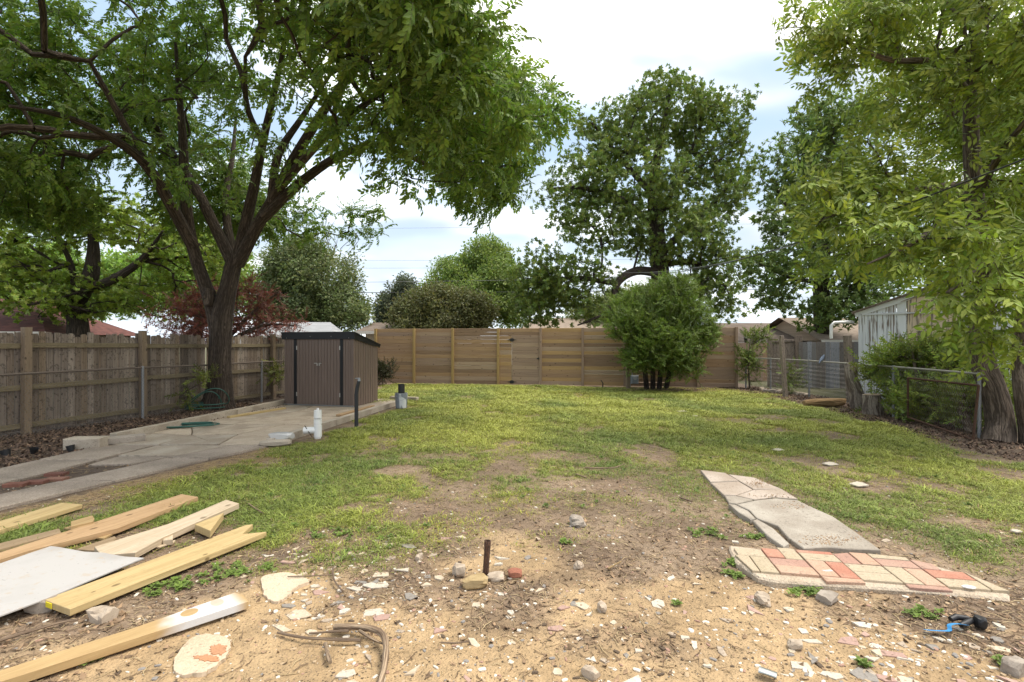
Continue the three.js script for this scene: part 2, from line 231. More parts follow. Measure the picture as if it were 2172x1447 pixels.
function scatter(name, geo, material, list, parent = scene, label) {  // list of { p, s, q | a, c }
  const m = new THREE.InstancedMesh(geo, material, list.length), M = new THREE.Matrix4(), Q = new THREE.Quaternion(), Y = V(0, 1, 0), S = V(1, 1, 1), c = new THREE.Color();
  list.forEach((e, k) => { if (e.q) Q.copy(e.q); else Q.setFromAxisAngle(Y, e.a ?? 0); typeof e.s === 'number' ? S.setScalar(e.s) : S.set(...e.s); M.compose(e.p, Q, S); m.setMatrixAt(k, M); if (e.c) m.setColorAt(k, c.setRGB(...e.c)); });
  m.name = parent === scene ? numbered(name) : name; m.userData.kind = 'stuff'; if (label) m.userData.label = label; m.castShadow = m.receiveShadow = true; m.frustumCulled = false; parent.add(m); return m;
}
{
  const r = rng(77), G = [[], []], W = [], straw = [];
  const cell = (d0, d1, per, sc) => { const w = (d1 * 1.06 + 1.5), n = Math.floor(2 * w * (d1 - d0) * per);
    for (let k = 0; k < n; k++) { const x = (r() * 2 - 1) * w, d = d0 + r() * (d1 - d0); if (Math.abs(x) > d * 1.06 + 1.5 || x > 9 || x < -5.2) continue; const g = grassMask(x, d); if (r() > g) { continue; }
      const yel = clamp(fbm(x * 0.9 + 2, d * 0.9, 141, 5) * 2.0 - 0.56 + 0.35 * step(5.5, 10, d)), v = 0.75 + 0.5 * r(), dry = r() < 0.10 + 0.2 * (1 - g);
      let c = mixc([0.185, 0.255, 0.042], [0.39, 0.415, 0.065], yel); if (dry) c = mixc(c, [0.34, 0.27, 0.13], 0.75);
      G[dry || g < 0.5 ? 1 : 0].push({ p: V(x, height(x, -d) - 0.004, -d), s: sc * (0.65 + 0.7 * r()) * mix(0.7, 1, g) * (0.7 + 0.65 * fbm(x * 2.2, d * 2.2, 143, 3)) * (r() < 0.03 ? 1.6 : 1), a: r() * 6.28, c: mul(c, v) });
      if (r() < 0.02 * (d < 8 ? 0.5 : 0.3)) W.push({ p: V(x + 0.02, height(x, -d), -d), s: 0.35 + r() * 0.5, a: r() * 6.28, c: mul([0.13, 0.20, 0.035], v) });
    } };
  cell(3.3, 5, 1300, 0.82); cell(5, 8, 1100, 0.9); cell(8, 12, 750, 1.05); cell(12, 18.8, 480, 1.25);
  const gm = leafMat({ transmission: 0.3 });
  scatter('lawn_grass', tuftGeo(1, 16, 0.045, 0.05, 0.0055, 0.05), gm, G[0], scene, 'yellow-green mown lawn grass covering the yard');
  scatter('sparse_grass', tuftGeo(2, 10, 0.05, 0.045, 0.005, 0.3), gm, G[1], scene, 'thin patchy grass mixed with dry straw on bare soil');
  const wb = new MB(), q = rng(9); for (let k = 0; k < 9; k++) { const a = k * 0.7 + q() * 0.4, L = 0.03 + 0.03 * q(), o = V(Math.cos(a) * 0.008, 0.01, Math.sin(a) * 0.008), t = V(Math.cos(a) * L, 0.012 + 0.035 * q(), Math.sin(a) * L), s = V(-Math.sin(a), 0, Math.cos(a)).multiplyScalar(0.012 + 0.006 * q()), m = o.clone().lerp(t, 0.6).add(V(0, 0.01, 0)), v = 0.8 + 0.4 * q(); wb.tri(o, m.clone().add(s), m.clone().sub(s), [v, v, v]); wb.tri(m.clone().add(s), t, m.clone().sub(s), [v, v, v]); }
  for (const [u, v, n, sp] of [[330, 1245, 70, 0.16], [490, 1215, 60, 0.16], [245, 1100, 20, 0.1], [720, 1130, 40, 0.2], [1200, 1150, 4, 0.03], [1550, 1195, 14, 0.04], [1600, 1140, 18, 0.06], [1710, 1250, 40, 0.09], [1560, 1220, 16, 0.05], [1500, 1130, 20, 0.12], [1660, 1085, 10, 0.03], [1800, 1235, 12, 0.06], [1430, 1280, 4, 0.02], [1840, 1412, 5, 0.02], [2125, 1405, 5, 0.02], [200, 1395, 12, 0.05], [330, 1095, 40, 0.12], [1960, 1300, 20, 0.07]]) { const c = gp(u, v); for (let k = 0; k < n * 0.7; k++) { const x = c.x + (r() + r() - 1) * sp * 2, z = c.z + (r() + r() - 1) * sp; W.push({ p: V(x, height(x, z), z), s: 0.35 + 0.5 * r(), a: r() * 6.28, c: mul([0.15, 0.225, 0.035], 0.7 + 0.6 * r()) }); } }
  scatter('low_weeds', wb.done(), gm, W, scene, 'small broad-leaved weeds dotted through grass and dirt');
  // straw, bark chips and twigs lying flat
  const sb = new MB(); sb.tube([V(-0.04, 0.003, 0), V(0, 0.006, 0.004), V(0.045, 0.003, -0.003)], [0.0016, 0.002, 0.0012], 3);
  for (let k = 0; k < 44000; k++) { const d = 2.0 + 16 * r() ** 2.2, x = (r() * 2 - 1) * Math.min(9, d * 1.08 + 0.3); const g = grassMask(x, d), s = sandMask(x, d); if (r() < s * 0.93 || (x < leftEdge(d) - 0.3 && x > leftEdge(d) - 2.3 && (d > 7.3 || x > leftEdge(d) - 0.65) && r() < 0.93)) continue; if (r() < g * 0.75) continue; const t = r(), c = t < 0.35 ? [0.42, 0.32, 0.18] : t < 0.7 ? [0.14, 0.09, 0.055] : [0.26, 0.18, 0.11]; straw.push({ p: V(x, height(x, -d) + 0.002, -d), s: [0.4 + 1.1 * r() * r(), 0.8, 0.7 + r()], a: r() * 6.28, c }); }
  for (let k = 0; k < 3500; k++) { const d = 3.2 + 4.3 * r(), x = leftEdge(d) + 0.1 + 0.6 * r(); straw.push({ p: V(x, height(x, -d) + 0.006 * r(), -d), s: [0.6 + r(), 0.8, 1], a: r() * 6.28, c: [0.46, 0.33, 0.18] }); }
  scatter('straw_litter', sb.done(), mat({ color: 0xffffff, roughness: 1 }), straw, scene, 'dry straw, bark slivers and twigs lying on the soil');
  // curled dead leaves by both fences
  const lb = new MB(), A = [V(-0.035, 0.012, 0), V(0, 0, 0.018), V(0.035, 0.014, 0), V(0, 0, -0.018), V(0, 0.004, 0)]; lb.tri(A[0], A[1], A[4]); lb.tri(A[1], A[2], A[4]); lb.tri(A[2], A[3], A[4]); lb.tri(A[3], A[0], A[4]);
  const D = []; const E = new THREE.Euler();
  const put = (x, z, y, c) => D.push({ p: V(x, y, z), s: 0.5 + 0.8 * r(), q: new THREE.Quaternion().setFromEuler(E.set((r() - 0.5) * 1.2, r() * 6.28, (r() - 0.5) * 1.2)), c });
  const brown = () => mul(r() < 0.3 ? [0.20, 0.13, 0.085] : r() < 0.5 ? [0.13, 0.085, 0.06] : [0.085, 0.056, 0.042], 0.6 + 0.8 * r());
  for (let k = 0; k < 14000; k++) { const d = 6 + 8.5 * r(), x0 = -9.05 + (d - 6) * 0.29, x = x0 + (leftEdge(d) - 2.55 - x0) * r() * (d < 7.4 ? 1.15 : 1); put(x, -d, height(x, -d) + 0.03 * r() * r(), brown()); }
  for (let k = 0; k < 7000; k++) { const d = 6.6 + 11 * r(), x = fenceX(Math.max(8, d)) - 1.0 + 1.5 * r(); put(x, -d, height(x, -d) + 0.02 * r(), brown()); }
  for (let k = 0; k < 5200; k++) { const d = 2.1 + 6 * r() * r(), x = (r() * 2 - 1) * d * 1.05; if (r() < sandMask(x, d) * 0.85) continue; put(x, -d, height(x, -d) + 0.003, mul([0.24, 0.16, 0.095], 0.6 + r())); D[D.length - 1].s *= 0.6; }
  for (let k = 0; k < 900; k++) { const x = 3.2 + 4.6 * r(), d = 16.3 + 1.1 * r(); put(x, -d, height(x, -d), brown()); }
  scatter('leaf_litter', lb.done(), mat({ vertexColors: true, roughness: 1, side: THREE.DoubleSide }), D, scene, 'curled brown dead leaves along the fences');
}

// ---------------------------------------------------------------- driveway and pad
const padL = (d) => -6.28 + (d - 7.34) * 0.105, padR = (d) => -3.80 + (d - 7.34) * 0.150;
{
  const pave = new THREE.Group(); pave.name = 'driveway'; pave.userData = { kind: 'structure', label: 'cracked concrete driveway with stone flags between low kerbs' }; scene.add(pave);
  const r = rng(31), rows = [7.45, 8.3, 9.25, 10.3, 11.4, 12.5, 13.6], cols = [0, 0.34, 0.68, 1], J = rows.map((d, i) => cols.map((s, j) => { const dd = d + (i && i < 6 ? 0.22 * (r() - 0.5) : 0), ss = s + (j && j < 3 ? 0.14 * (r() - 0.5) : 0); return [mix(padL(dd), padR(dd), ss), -dd]; }));
  const inset = (pts, k) => { const c = pts.reduce((s, p) => [s[0] + p[0] / pts.length, s[1] + p[1] / pts.length], [0, 0]); return pts.map((p) => { const dx = p[0] - c[0], dz = p[1] - c[1], L = Math.hypot(dx, dz); return [p[0] - dx / L * k, p[1] - dz / L * k]; }); };
  const rag = (pts, n = 3, a = 0.012) => pts.flatMap((p, k) => { const q = pts[(k + 1) % pts.length]; return Array.from({ length: n }, (_, i) => [mix(p[0], q[0], i / n) + (i ? (r() - 0.5) * a * 2 : 0), mix(p[1], q[1], i / n) + (i ? (r() - 0.5) * a * 2 : 0)]); });
  const lay = (pts, m, top = 0.03) => part('paving_slab', slab(rag(inset(pts, 0.02)), -0.06, top + (r() - 0.5) * 0.012, 0.006, 2, r() * 5), m, pave);
  for (let i = 0; i < 6; i++) for (let j = 0; j < 3; j++) {
    const [a, b, c, d] = [J[i][j], J[i][j + 1], J[i + 1][j + 1], J[i + 1][j]], m = () => concrete[Math.floor(r() * 3)];
    if (r() < 0.45) { if (r() < 0.5) { lay([a, b, c], m()); lay([a, c, d], m()); } else { lay([a, b, d], m()); lay([b, c, d], m()); } } else lay([a, b, c, d], m());
  }
  // two rough runners and the strip between them
  const run = (e0, e1, ds, m) => { for (let k = 0; k + 1 < ds.length; k++) lay([[e0(ds[k]), -ds[k]], [e1(ds[k]), -ds[k]], [e1(ds[k + 1]), -ds[k + 1]], [e0(ds[k + 1]), -ds[k + 1]]], m, 0.02); };
  const R = (d) => leftEdge(d), L = (d) => -6.22 - (7.3 - d) * 0.10, w = (d) => R(d) - L(d);
  run((d) => R(d) - Math.min(0.62, w(d) * 0.36), (d) => R(d) - 0.02, [3.6, 4.5, 5.5, 6.6, 7.42], aggregate);
  run((d) => L(d), (d) => L(d) + Math.min(0.8, w(d) * 0.42), [3.6, 4.7, 5.6, 6.5, 7.42], aggregate);
  lay([[L(6.75) + 0.83, -6.75], [R(6.75) - 0.65, -6.75], [R(7.42) - 0.65, -7.42], [L(7.42) + 0.83, -7.42]], concrete[2], 0.016); lay([[L(6.2) + 0.9, -6.25], [R(6.2) - 0.7, -6.3], [R(6.7) - 0.66, -6.72], [L(6.7) + 0.85, -6.72]], aggregate, 0.012);
  const red = [[0.25, 0.105, 0.07], [0.20, 0.085, 0.06], [0.28, 0.14, 0.095]].map((c, k) => mat({ map: concTex(c, mul(c, 0.65), 91 + k), bumpMap: bumpFine, bumpScale: 0.003, roughness: 0.95 }));
  for (let i = 0; i < 5; i++) for (let j = 0; j < 11; j++) if (r() < 0.8) { const d = 4.75 + j * 0.108, x = L(d) + 0.95 + i * 0.222 + (j % 2) * 0.1; if (x > R(d) - 0.76) continue; part('brick', block(0.21, 0.06, 0.1, 0, r() * 3), red[Math.floor(r() * 3)], pave, [x, -0.012 + r() * 0.01, -d], [0, 0.12 + (r() - 0.5) * 0.1, 0]); }
}
// kerbs
function beam(name, a, b, w, h, m, label, category, group, off = 0) { const L = a.distanceTo(b), c = a.clone().lerp(b, 0.5); return solo(name, block(w, h, L, 2, off, 0.008), m, label, category, group, [c.x, c.y + h / 2, c.z], [Math.asin((a.y - b.y) / L) * -1, Math.atan2(b.x - a.x, b.z - a.z), 0]); }
beam('concrete_kerb', V(padL(7.75) - 0.07, -0.03, -7.75), V(padL(10.6) - 0.07, -0.03, -10.6), 0.13, 0.17, curbMat, 'long low concrete kerb on the fence side of the driveway, in front of the tree', 'kerb', null, 1);
beam('concrete_kerb', V(padL(10.62) - 0.07, -0.03, -10.62), V(padL(13.6) - 0.07, -0.03, -13.6), 0.13, 0.165, curbMat, 'concrete kerb running from the tree to the brown shed', 'kerb', null, 2.4);
beam('concrete_kerb', V(padR(7.5) + 0.07, -0.05, -7.5), V(padR(9.4) + 0.07, -0.05, -9.4), 0.13, 0.16, curbMat, 'concrete kerb beside the lawn, behind the white plastic pipe', 'kerb', null, 3.1);
beam('concrete_kerb', V(padR(9.42) + 0.07, -0.05, -9.42), V(padR(12.5) + 0.07, -0.05, -12.5), 0.13, 0.155, curbMat, 'concrete kerb along the lawn from the black pipe to the bucket', 'kerb', null, 4.7);
beam('concrete_kerb', V(-3.35, -0.04, -13.55), V(-2.55, -0.04, -13.25), 0.12, 0.15, curbMat, 'short concrete kerb piece behind the bucket and shed', 'kerb', null, 5.2);
{
  const p = gp(178, 952); solo('concrete_block', block(0.5, 0.17, 0.24, 0, 2, 0.012), curbMat, 'large concrete block at the near end of the kerb by the wooden fence', 'block', null, [p.x, 0.075, p.z - 0.05], [0, 0.12, 0]);
  const q = gp(262, 943); solo('concrete_block', block(0.46, 0.10, 0.2, 0, 3, 0.01), grayStone, 'low grey concrete block lying on the driveway next to the kerb', 'block', null, [q.x, 0.075, q.z - 0.06], [0, 0.75, 0]);
  const rb = gp(590, 946); solo('concrete_rubble', rockGeo(3, 0.24, 0.05, 0.1, 0.3), curbMat, 'broken concrete kerb end at the near tip of the lawn kerb', 'rubble', null, [rb.x - 0.04, 0.05, rb.z], [0, 0.25, 0]);
  solo('plastic_bag', rockGeo(8, 0.17, 0.055, 0.11, 0.55, 4), new THREE.MeshPhysicalMaterial({ color: col(0.75, 0.74, 0.72), roughness: 0.25, transmission: 0.35, thickness: 0 }), 'crumpled clear plastic bag on the kerb end beside the driveway', 'bag', null, [rb.x - 0.02, 0.125, rb.z - 0.16]);
  for (const [u, v, s, l] of [[150, 957, 0.055, 'small black plastic pot lying below the large concrete block'], [72, 962, 0.05, 'small black plastic scrap on the litter left of the concrete block'], [12, 968, 0.06, 'black plastic scrap at the far left of the leaf litter']]) { const g = gp(u, v); solo('plastic_scrap', new THREE.CylinderGeometry(s, s * 0.7, s * 1.6, 9, 2, true), mat({ color: col(0.015, 0.015, 0.016), roughness: 0.6, side: THREE.DoubleSide }), l, 'scrap', null, [g.x, s * 0.7, g.z], [0.2, u, 0.35]); }
}

// ---------------------------------------------------------------- old picket fence on the left
const P0 = V(-9.15, 0, -5.6), P1 = V(-5.42, 0, -18.9);
{
  const dir = V().subVectors(P1, P0), L = dir.length(); dir.normalize(); const turn = Math.atan2(-dir.z, dir.x), nrm = V(-dir.z, 0, dir.x);  // nrm points to the yard
  if (nrm.x < 0) nrm.negate();
  const f = thing('picket_fence', 'weathered grey wooden picket fence with green-tinged rails along the driveway', 'fence', P0.toArray(), turn);
  const side = V(0, 0, 1).applyAxisAngle(V(0, 1, 0), turn).dot(nrm) > 0 ? 1 : -1, r = rng(41);
  const pk = []; for (let k = 0; k < 8; k++) { const w = 0.098 + 0.012 * r(), h = 1.70 + 0.10 * (r() - 0.5), s = new THREE.Shape(), c = 0.02 + 0.03 * r(), t = (r() - 0.5) * 0.05; s.moveTo(-w / 2, 0); s.lineTo(w / 2, 0); s.lineTo(w / 2, h - c); s.lineTo(w / 2 - c * r(), h + t * 0.5 - 0.01 * r()); s.lineTo(-w / 2 + c * 0.5, h + t); s.lineTo(-w / 2, h - c * r()); s.closePath(); pk.push(uvAlong(new THREE.ExtrudeGeometry(s, { depth: 0.016, bevelEnabled: false }), 1, r() * 6)); }
  for (let x = 0.06; x < L - 0.05;) { const g = pk[Math.floor(r() * 8)], gap = r() < 0.04 ? 0.04 : 0.005 * r(); part('picket', g, grayWood[Math.floor(r() * 6)], f, [x, 0.06 + (r() - 0.5) * 0.03, -side * 0.02 + (r() - 0.5) * 0.008], [0, 0, (r() - 0.5) * 0.016]); x += 0.109 + gap; }
  const posts = [0.6, 2.9, 4.9, 6.8, 8.6, 10.6, 12.8]; // along the fence
  for (const [k, x] of posts.entries()) part('post', block(0.11, 1.86 + (k === 1 ? 0.02 : 0), 0.11, 1, k * 1.3), postWood, f, [x, 0.9, side * 0.075], [0, 0, k === 3 ? 0.09 : (r() - 0.5) * 0.02]);
  for (let k = 0; k + 1 < posts.length; k++) for (const y of [0.16, 0.82, 1.52]) part('rail', block(posts[k + 1] - posts[k] - 0.12, 0.09, 0.04, 0, k + y * 3), railWood, f, [(posts[k] + posts[k + 1]) / 2, y + (r() - 0.5) * 0.03, side * 0.028], [0, 0, (r() - 0.5) * 0.012]);
}
// chain-link fences: tubes and a woven net of bent wires
function chainLink(pts, h, name, label, posts, top = galvRail, sag = 0) {
  const f = thing(name, label, 'fence'); let n = 0; const mb = new MB();
  for (const p of posts) part('post', new THREE.CylinderGeometry(0.028, 0.028, h + 0.06, 10), galv, f, [p.x, h / 2, p.z]);
  const curve = pts.map((p, k) => V(p.x, h - sag * (k % 2), p.z)); const rb = new MB(); rb.tube(curve, curve.map(() => 0.02), 8); part('top_rail', rb.done(), top, f);
  for (let s = 0; s + 1 < pts.length; s++) { const a = pts[s], b = pts[s + 1], L = a.distanceTo(b), m = Math.round(L / 0.06), rows = Math.round(h / 0.06), e = V().subVectors(b, a).normalize(), o = V(-e.z, 0, e.x);
    for (let k = 0; k < m; k++) { const q = []; for (let j = 0; j <= rows; j++) q.push(a.clone().lerp(b, (k + (j % 2 ? 1.02 : -0.02)) / m).addScaledVector(o, 0.03 + (j % 2 ? 0.004 : -0.004)).setY(0.02 + (h - 0.03) * j / rows)); for (let j = 0; j < rows; j++) mb.tube([q[j], q[j + 1]], [0.0026, 0.0026], 3, undefined, undefined, false); } }
  const m = part('wire_net', mb.done(), wireMat, f); m.userData.kind = 'stuff'; return f;
}
{
  const dir = V().subVectors(P1, P0).normalize(), n = V(-dir.z, 0, dir.x); if (n.x < 0) n.negate(); const q = (t) => P0.clone().addScaledVector(dir, t).addScaledVector(n, 0.33);
  chainLink([0, 2, 4.6, 6.2, 7.6, 9.6].map(q), 1.07, 'chain_link_fence', 'rusty low chain-link fence in front of the grey picket fence', [q(0), q(4.7), q(7.9), q(9.6)], mat({ color: col(0.17, 0.135, 0.11), roughness: 0.85, metalness: 0.2 }), 0.015);
  chainLink([17.4, 16.3, 14.35, 12.5, 10.6, 9.2, 8].map((d) => V(fenceX(d), 0, -d)), 1.06, 'chain_link_fence', 'chain-link fence with galvanised posts and pale top rail beside the overgrown vines', [17.4, 16.3, 14.35, 10.6, 8.1].map((d) => V(fenceX(d), 0, -d)));
}

// ---------------------------------------------------------------- new horizontal board fence at the back with its gate
const B0 = V(-5.42, 0, -19.4), B1 = V(7.98, 0, -17.35);
{
  const dir = V().subVectors(B1, B0), L = dir.length(); dir.normalize(); const turn = Math.atan2(-dir.z, dir.x), r = rng(61);
  const f = thing('board_fence', 'new horizontal wooden board fence with yellowish posts across the back of the yard', 'fence', B0.toArray(), turn);
  const xAt = (u) => { // where the sighting through u meets the fence line
    const k = (u - CX) / F; return (k * 19.4 + 5.42) / (dir.x + k * dir.z); };
  const us = [790, 879, 961, 1057, 1147, 1236, 1325, 1415, 1480, 1562], xs = us.map(xAt); xs[0] = 0; xs[9] = L;
  const H = 2.13, NB = 15, bh = H / NB; const gapRow = (k, j) => (k === 5 && [2, 3, 8, 9, 10, 11, 12].includes(j) ? 0.016 : k === 6 ? 0.012 : r() < 0.08 ? 0.009 : 0.002);
  for (let k = 0; k < 10; k++) part('post', block(0.09, H + 0.02, 0.09, 1, k * 1.7), k === 6 || k > 7 || k === 4 || k === 5 ? newWood[2] : newPost, f, [clamp(xs[k], 0.05, L - 0.05), H / 2 + 0.01, 0.05]);
  const boards = {};
  const board = (w, j, k, parent, x, y, z, h) => { const g = block(w, h, 0.02, 0, r() * 9, 0.006); const m = k < 3 ? newWood[[0, 4, 2, 0, 5, 2, 1, 4][Math.floor(r() * 8)]] : k >= 7 ? newWood[[2, 5, 2, 0][Math.floor(r() * 4)]] : newWood[[3, 1, 1, 0, 3, 5, 4][Math.floor(r() * 7)]]; return part('board', g, m, parent, [x, y, z]); };
  const gx0 = xAt(1086), gx1 = xs[4] - 0.055;
  for (let k = 0; k < 9; k++) { const a = xs[k] + 0.003, b = xs[k + 1] - 0.003; for (let j = 0; j < NB; j++) { const g = gapRow(k, j), y = (j + 0.5) * bh + 0.01;
    if (k === 3 && j < NB - 2) { board(gx0 - a - 0.012, j, 3, f, (a + gx0) / 2 - 0.006, y, 0, bh - g); continue; } board(b - a, j, k, f, (a + b) / 2, y + (r() - 0.5) * 0.004, 0, bh - g); } }
  const gt = thing('wooden_gate', 'wooden board gate with black strap hinges set in the back fence', 'gate', B0.clone().addScaledVector(dir, gx0).toArray(), turn); const gw = gx1 - gx0;
  for (let j = 0; j < NB - 2; j++) part('board', block(gw - 0.01, bh - 0.003, 0.02, 0, r() * 9, 0.006), newWood[[2, 5, 2][j % 3]], gt, [gw / 2, (j + 0.5) * bh + 0.02, 0.012]);
  const hs = new THREE.Shape(); hs.moveTo(-0.2, 0); hs.lineTo(-0.08, 0.02); hs.lineTo(-0.05, 0.06); hs.lineTo(0.05, 0.06); hs.lineTo(0.08, 0.02); hs.lineTo(0.2, 0); hs.lineTo(0.08, -0.02); hs.lineTo(0.05, -0.06); hs.lineTo(-0.05, -0.06); hs.lineTo(-0.08, -0.02);
  const hg = new THREE.ExtrudeGeometry(hs, { depth: 0.008, bevelEnabled: false }); for (const y of [0.11, 1.70]) part('hinge', hg, blackMetal, gt, [0, y, 0.024]);
  const lt = part('latch', block(0.12, 0.05, 0.02, 0), blackMetal, gt, [gw - 0.03, 1.0, 0.035]); part('latch_bar', block(0.02, 0.14, 0.02, 1), blackMetal, lt, [0.02, 0, 0.012]);
}

// ---------------------------------------------------------------- brown metal shed
{
  const FL = V(-5.71, 0.035, -12.3), FR = V(-3.83, 0.035, -11.85), w = FL.distanceTo(FR), turn = Math.atan2(-(FR.z - FL.z), FR.x - FL.x), D = 1.16, Hf = 1.66, Hb = 1.42;
  const s = thing('garden_shed', 'brown ribbed metal garden shed with black sloping roof and double doors', 'shed', FL.toArray(), turn);
  const brown = mat({ map: tex(256, 512, (x, y) => mul([0.20, 0.145, 0.115], 0.82 + 0.36 * fbm(x * 50, y * 3, 63, 3, 50, 3)), { repeat: [2, 1] }), roughness: 0.5, metalness: 0.05 });
  const ribbed = (W, H, rib, depth, duty = 0.18, top2) => { const n = Math.max(1, Math.round(W / rib)), p = W / n, mb = new MB(), prof = []; for (let k = 0; k < n; k++) { const x = k * p; prof.push([x, 0], [x + p * (1 - duty), 0], [x + p * (1 - duty * 0.7), -depth], [x + p * (1 - duty * 0.3), -depth]); } prof.push([W, 0]);
    for (let k = 0; k + 1 < prof.length; k++) { const [x0, z0] = prof[k], [x1, z1] = prof[k + 1], h0 = top2 ? mix(H, top2, x0 / W) : H, h1 = top2 ? mix(H, top2, x1 / W) : H; mb.quad(V(x0, 0, z0), V(x1, 0, z1), V(x1, h1, z1), V(x0, h0, z0)); } return mb.done(); };
  const pw = 0.28, jw = 0.08, dw = (w - 2 * pw - 2 * jw) / 2;
  part('front_panel', ribbed(pw, Hf, 0.07, 0.012), brown, s, [0, 0, 0]); part('front_panel', ribbed(pw, Hf, 0.07, 0.012), brown, s, [w - pw, 0, 0]);
  part('door_jamb', block(jw, Hf, 0.03, 1), blackMetal, s, [pw + jw / 2, Hf / 2, 0]); part('door_jamb', block(jw, Hf, 0.03, 1), blackMetal, s, [w - pw - jw / 2, Hf / 2, 0]);
  const silver = mat({ color: col(0.6, 0.58, 0.54), metalness: 0.8, roughness: 0.35 });
  for (const k of [0, 1]) { const x0 = pw + jw + k * dw, d = part('door', ribbed(dw - 0.006, Hf - 0.03, 0.085, 0.010, 0.14), brown, s, [x0 + 0.003, 0.02, 0.004]);
    part('handle', block(0.07, 0.02, 0.03, 0), silver, d, [k ? 0.06 : dw - 0.07, 1.02, 0.015]); part('lock_plate', block(0.03, 0.06, 0.01, 1), silver, d, [k ? 0.03 : dw - 0.03, 0.99, 0.008]);
    for (const y of [0.25, 1.4]) part('hinge', block(0.025, 0.1, 0.012, 1), silver, d, [k ? dw - 0.01 : 0.0, y, 0.01]); }
  const sideG = ribbed(D, Hf + 0.05, 0.12, 0.022, 0.32, Hb); part('side_panel', sideG, brown, s, [w, 0, 0], [0, Math.PI / 2, 0]); part('side_panel', sideG, brown, s, [0, 0, 0.0], [0, Math.PI / 2, 0]);
  part('back_panel', ribbed(w, Hb, 0.12, 0.02), brown, s, [0, 0, -D]); part('corner_trim', block(0.025, Hf, 0.025, 1), brown, s, [w - 0.004, Hf / 2, -0.004]);
  part('floor_rail', block(w + 0.02, 0.03, 0.03, 0), mat({ color: col(0.3, 0.3, 0.3), metalness: 0.6, roughness: 0.4 }), s, [w / 2, 0.008, 0.006]);
  const fa = part('fascia', block(w + 0.10, 0.155, 0.03, 0, 0, 0.003), blackMetal, s, [w / 2, Hf + 0.05, 0.035]);
  const sideF = new THREE.Shape(); sideF.moveTo(-0.05, Hf - 0.02); sideF.lineTo(-0.05, Hf + 0.125); sideF.lineTo(D + 0.06, Hb + 0.06); sideF.lineTo(D + 0.06, Hb - 0.005); sideF.closePath(); const sg = new THREE.ExtrudeGeometry(sideF, { depth: 0.02, bevelEnabled: false });
  for (const x of [-0.04, w + 0.02]) part('gable_trim', sg, blackMetal, s, [x, 0, 0], [0, Math.PI / 2, 0]);
  part('roof', block(w + 0.12, 0.03, Math.hypot(D + 0.12, Hf + 0.14 - Hb - 0.07), 0), blackMetal, s, [w / 2, (Hf + 0.14 + Hb + 0.07) / 2, -D / 2], [-Math.atan2(Hf + 0.14 - Hb - 0.07, D + 0.12), 0, 0]);
  for (const [x, y] of [[0.1, 1.66], [w * 0.4, 1.7], [w * 0.7, 1.7], [w - 0.1, 1.66]]) part('screw', new THREE.SphereGeometry(0.008, 6, 4), silver, fa, [x - w / 2, y - Hf - 0.05, 0.016]);
}

// ---------------------------------------------------------------- trees
function leaf(mb, base, dir, up, L, w, c, fold = 0.25, droop = 0.15) {
  const s = V().crossVectors(dir, up).normalize(), n = V().crossVectors(s, dir).normalize(), P = (t, k, y) => base.clone().addScaledVector(dir, L * t).addScaledVector(s, w * k).addScaledVector(n, y - droop * L * t * t);
  const b = P(0, 0, 0), m1 = P(0.38, 0, -fold * w * 0.5), m2 = P(0.7, 0, -fold * w * 0.4), t = P(1, 0, 0), l1 = P(0.36, 0.5, 0), l2 = P(0.7, 0.36, 0), r1 = P(0.36, -0.5, 0), r2 = P(0.7, -0.36, 0);
  mb.tri(b, m1, l1, c); mb.quad(l1, m1, m2, l2, c); mb.tri(l2, m2, t, c); mb.tri(b, r1, m1, c); mb.quad(m1, r1, r2, m2, c); mb.tri(m2, r2, t, c);
}
function leafLite(mb, base, dir, up, L, w, c) { const s = V().crossVectors(dir, up).normalize(), n = V().crossVectors(s, dir), m = base.clone().addScaledVector(dir, L * 0.48).addScaledVector(n, -w * 0.12), t = base.clone().addScaledVector(dir, L).addScaledVector(n, -L * 0.12), l = base.clone().addScaledVector(dir, L * 0.45).addScaledVector(s, w / 2), r = base.clone().addScaledVector(dir, L * 0.45).addScaledVector(s, -w / 2); mb.tri(base, m, l, c); mb.tri(l, m, t, c); mb.tri(base, r, m, c); mb.tri(m, r, t, c); }
const twigBrown = [0.9, 0.55, 0.9];
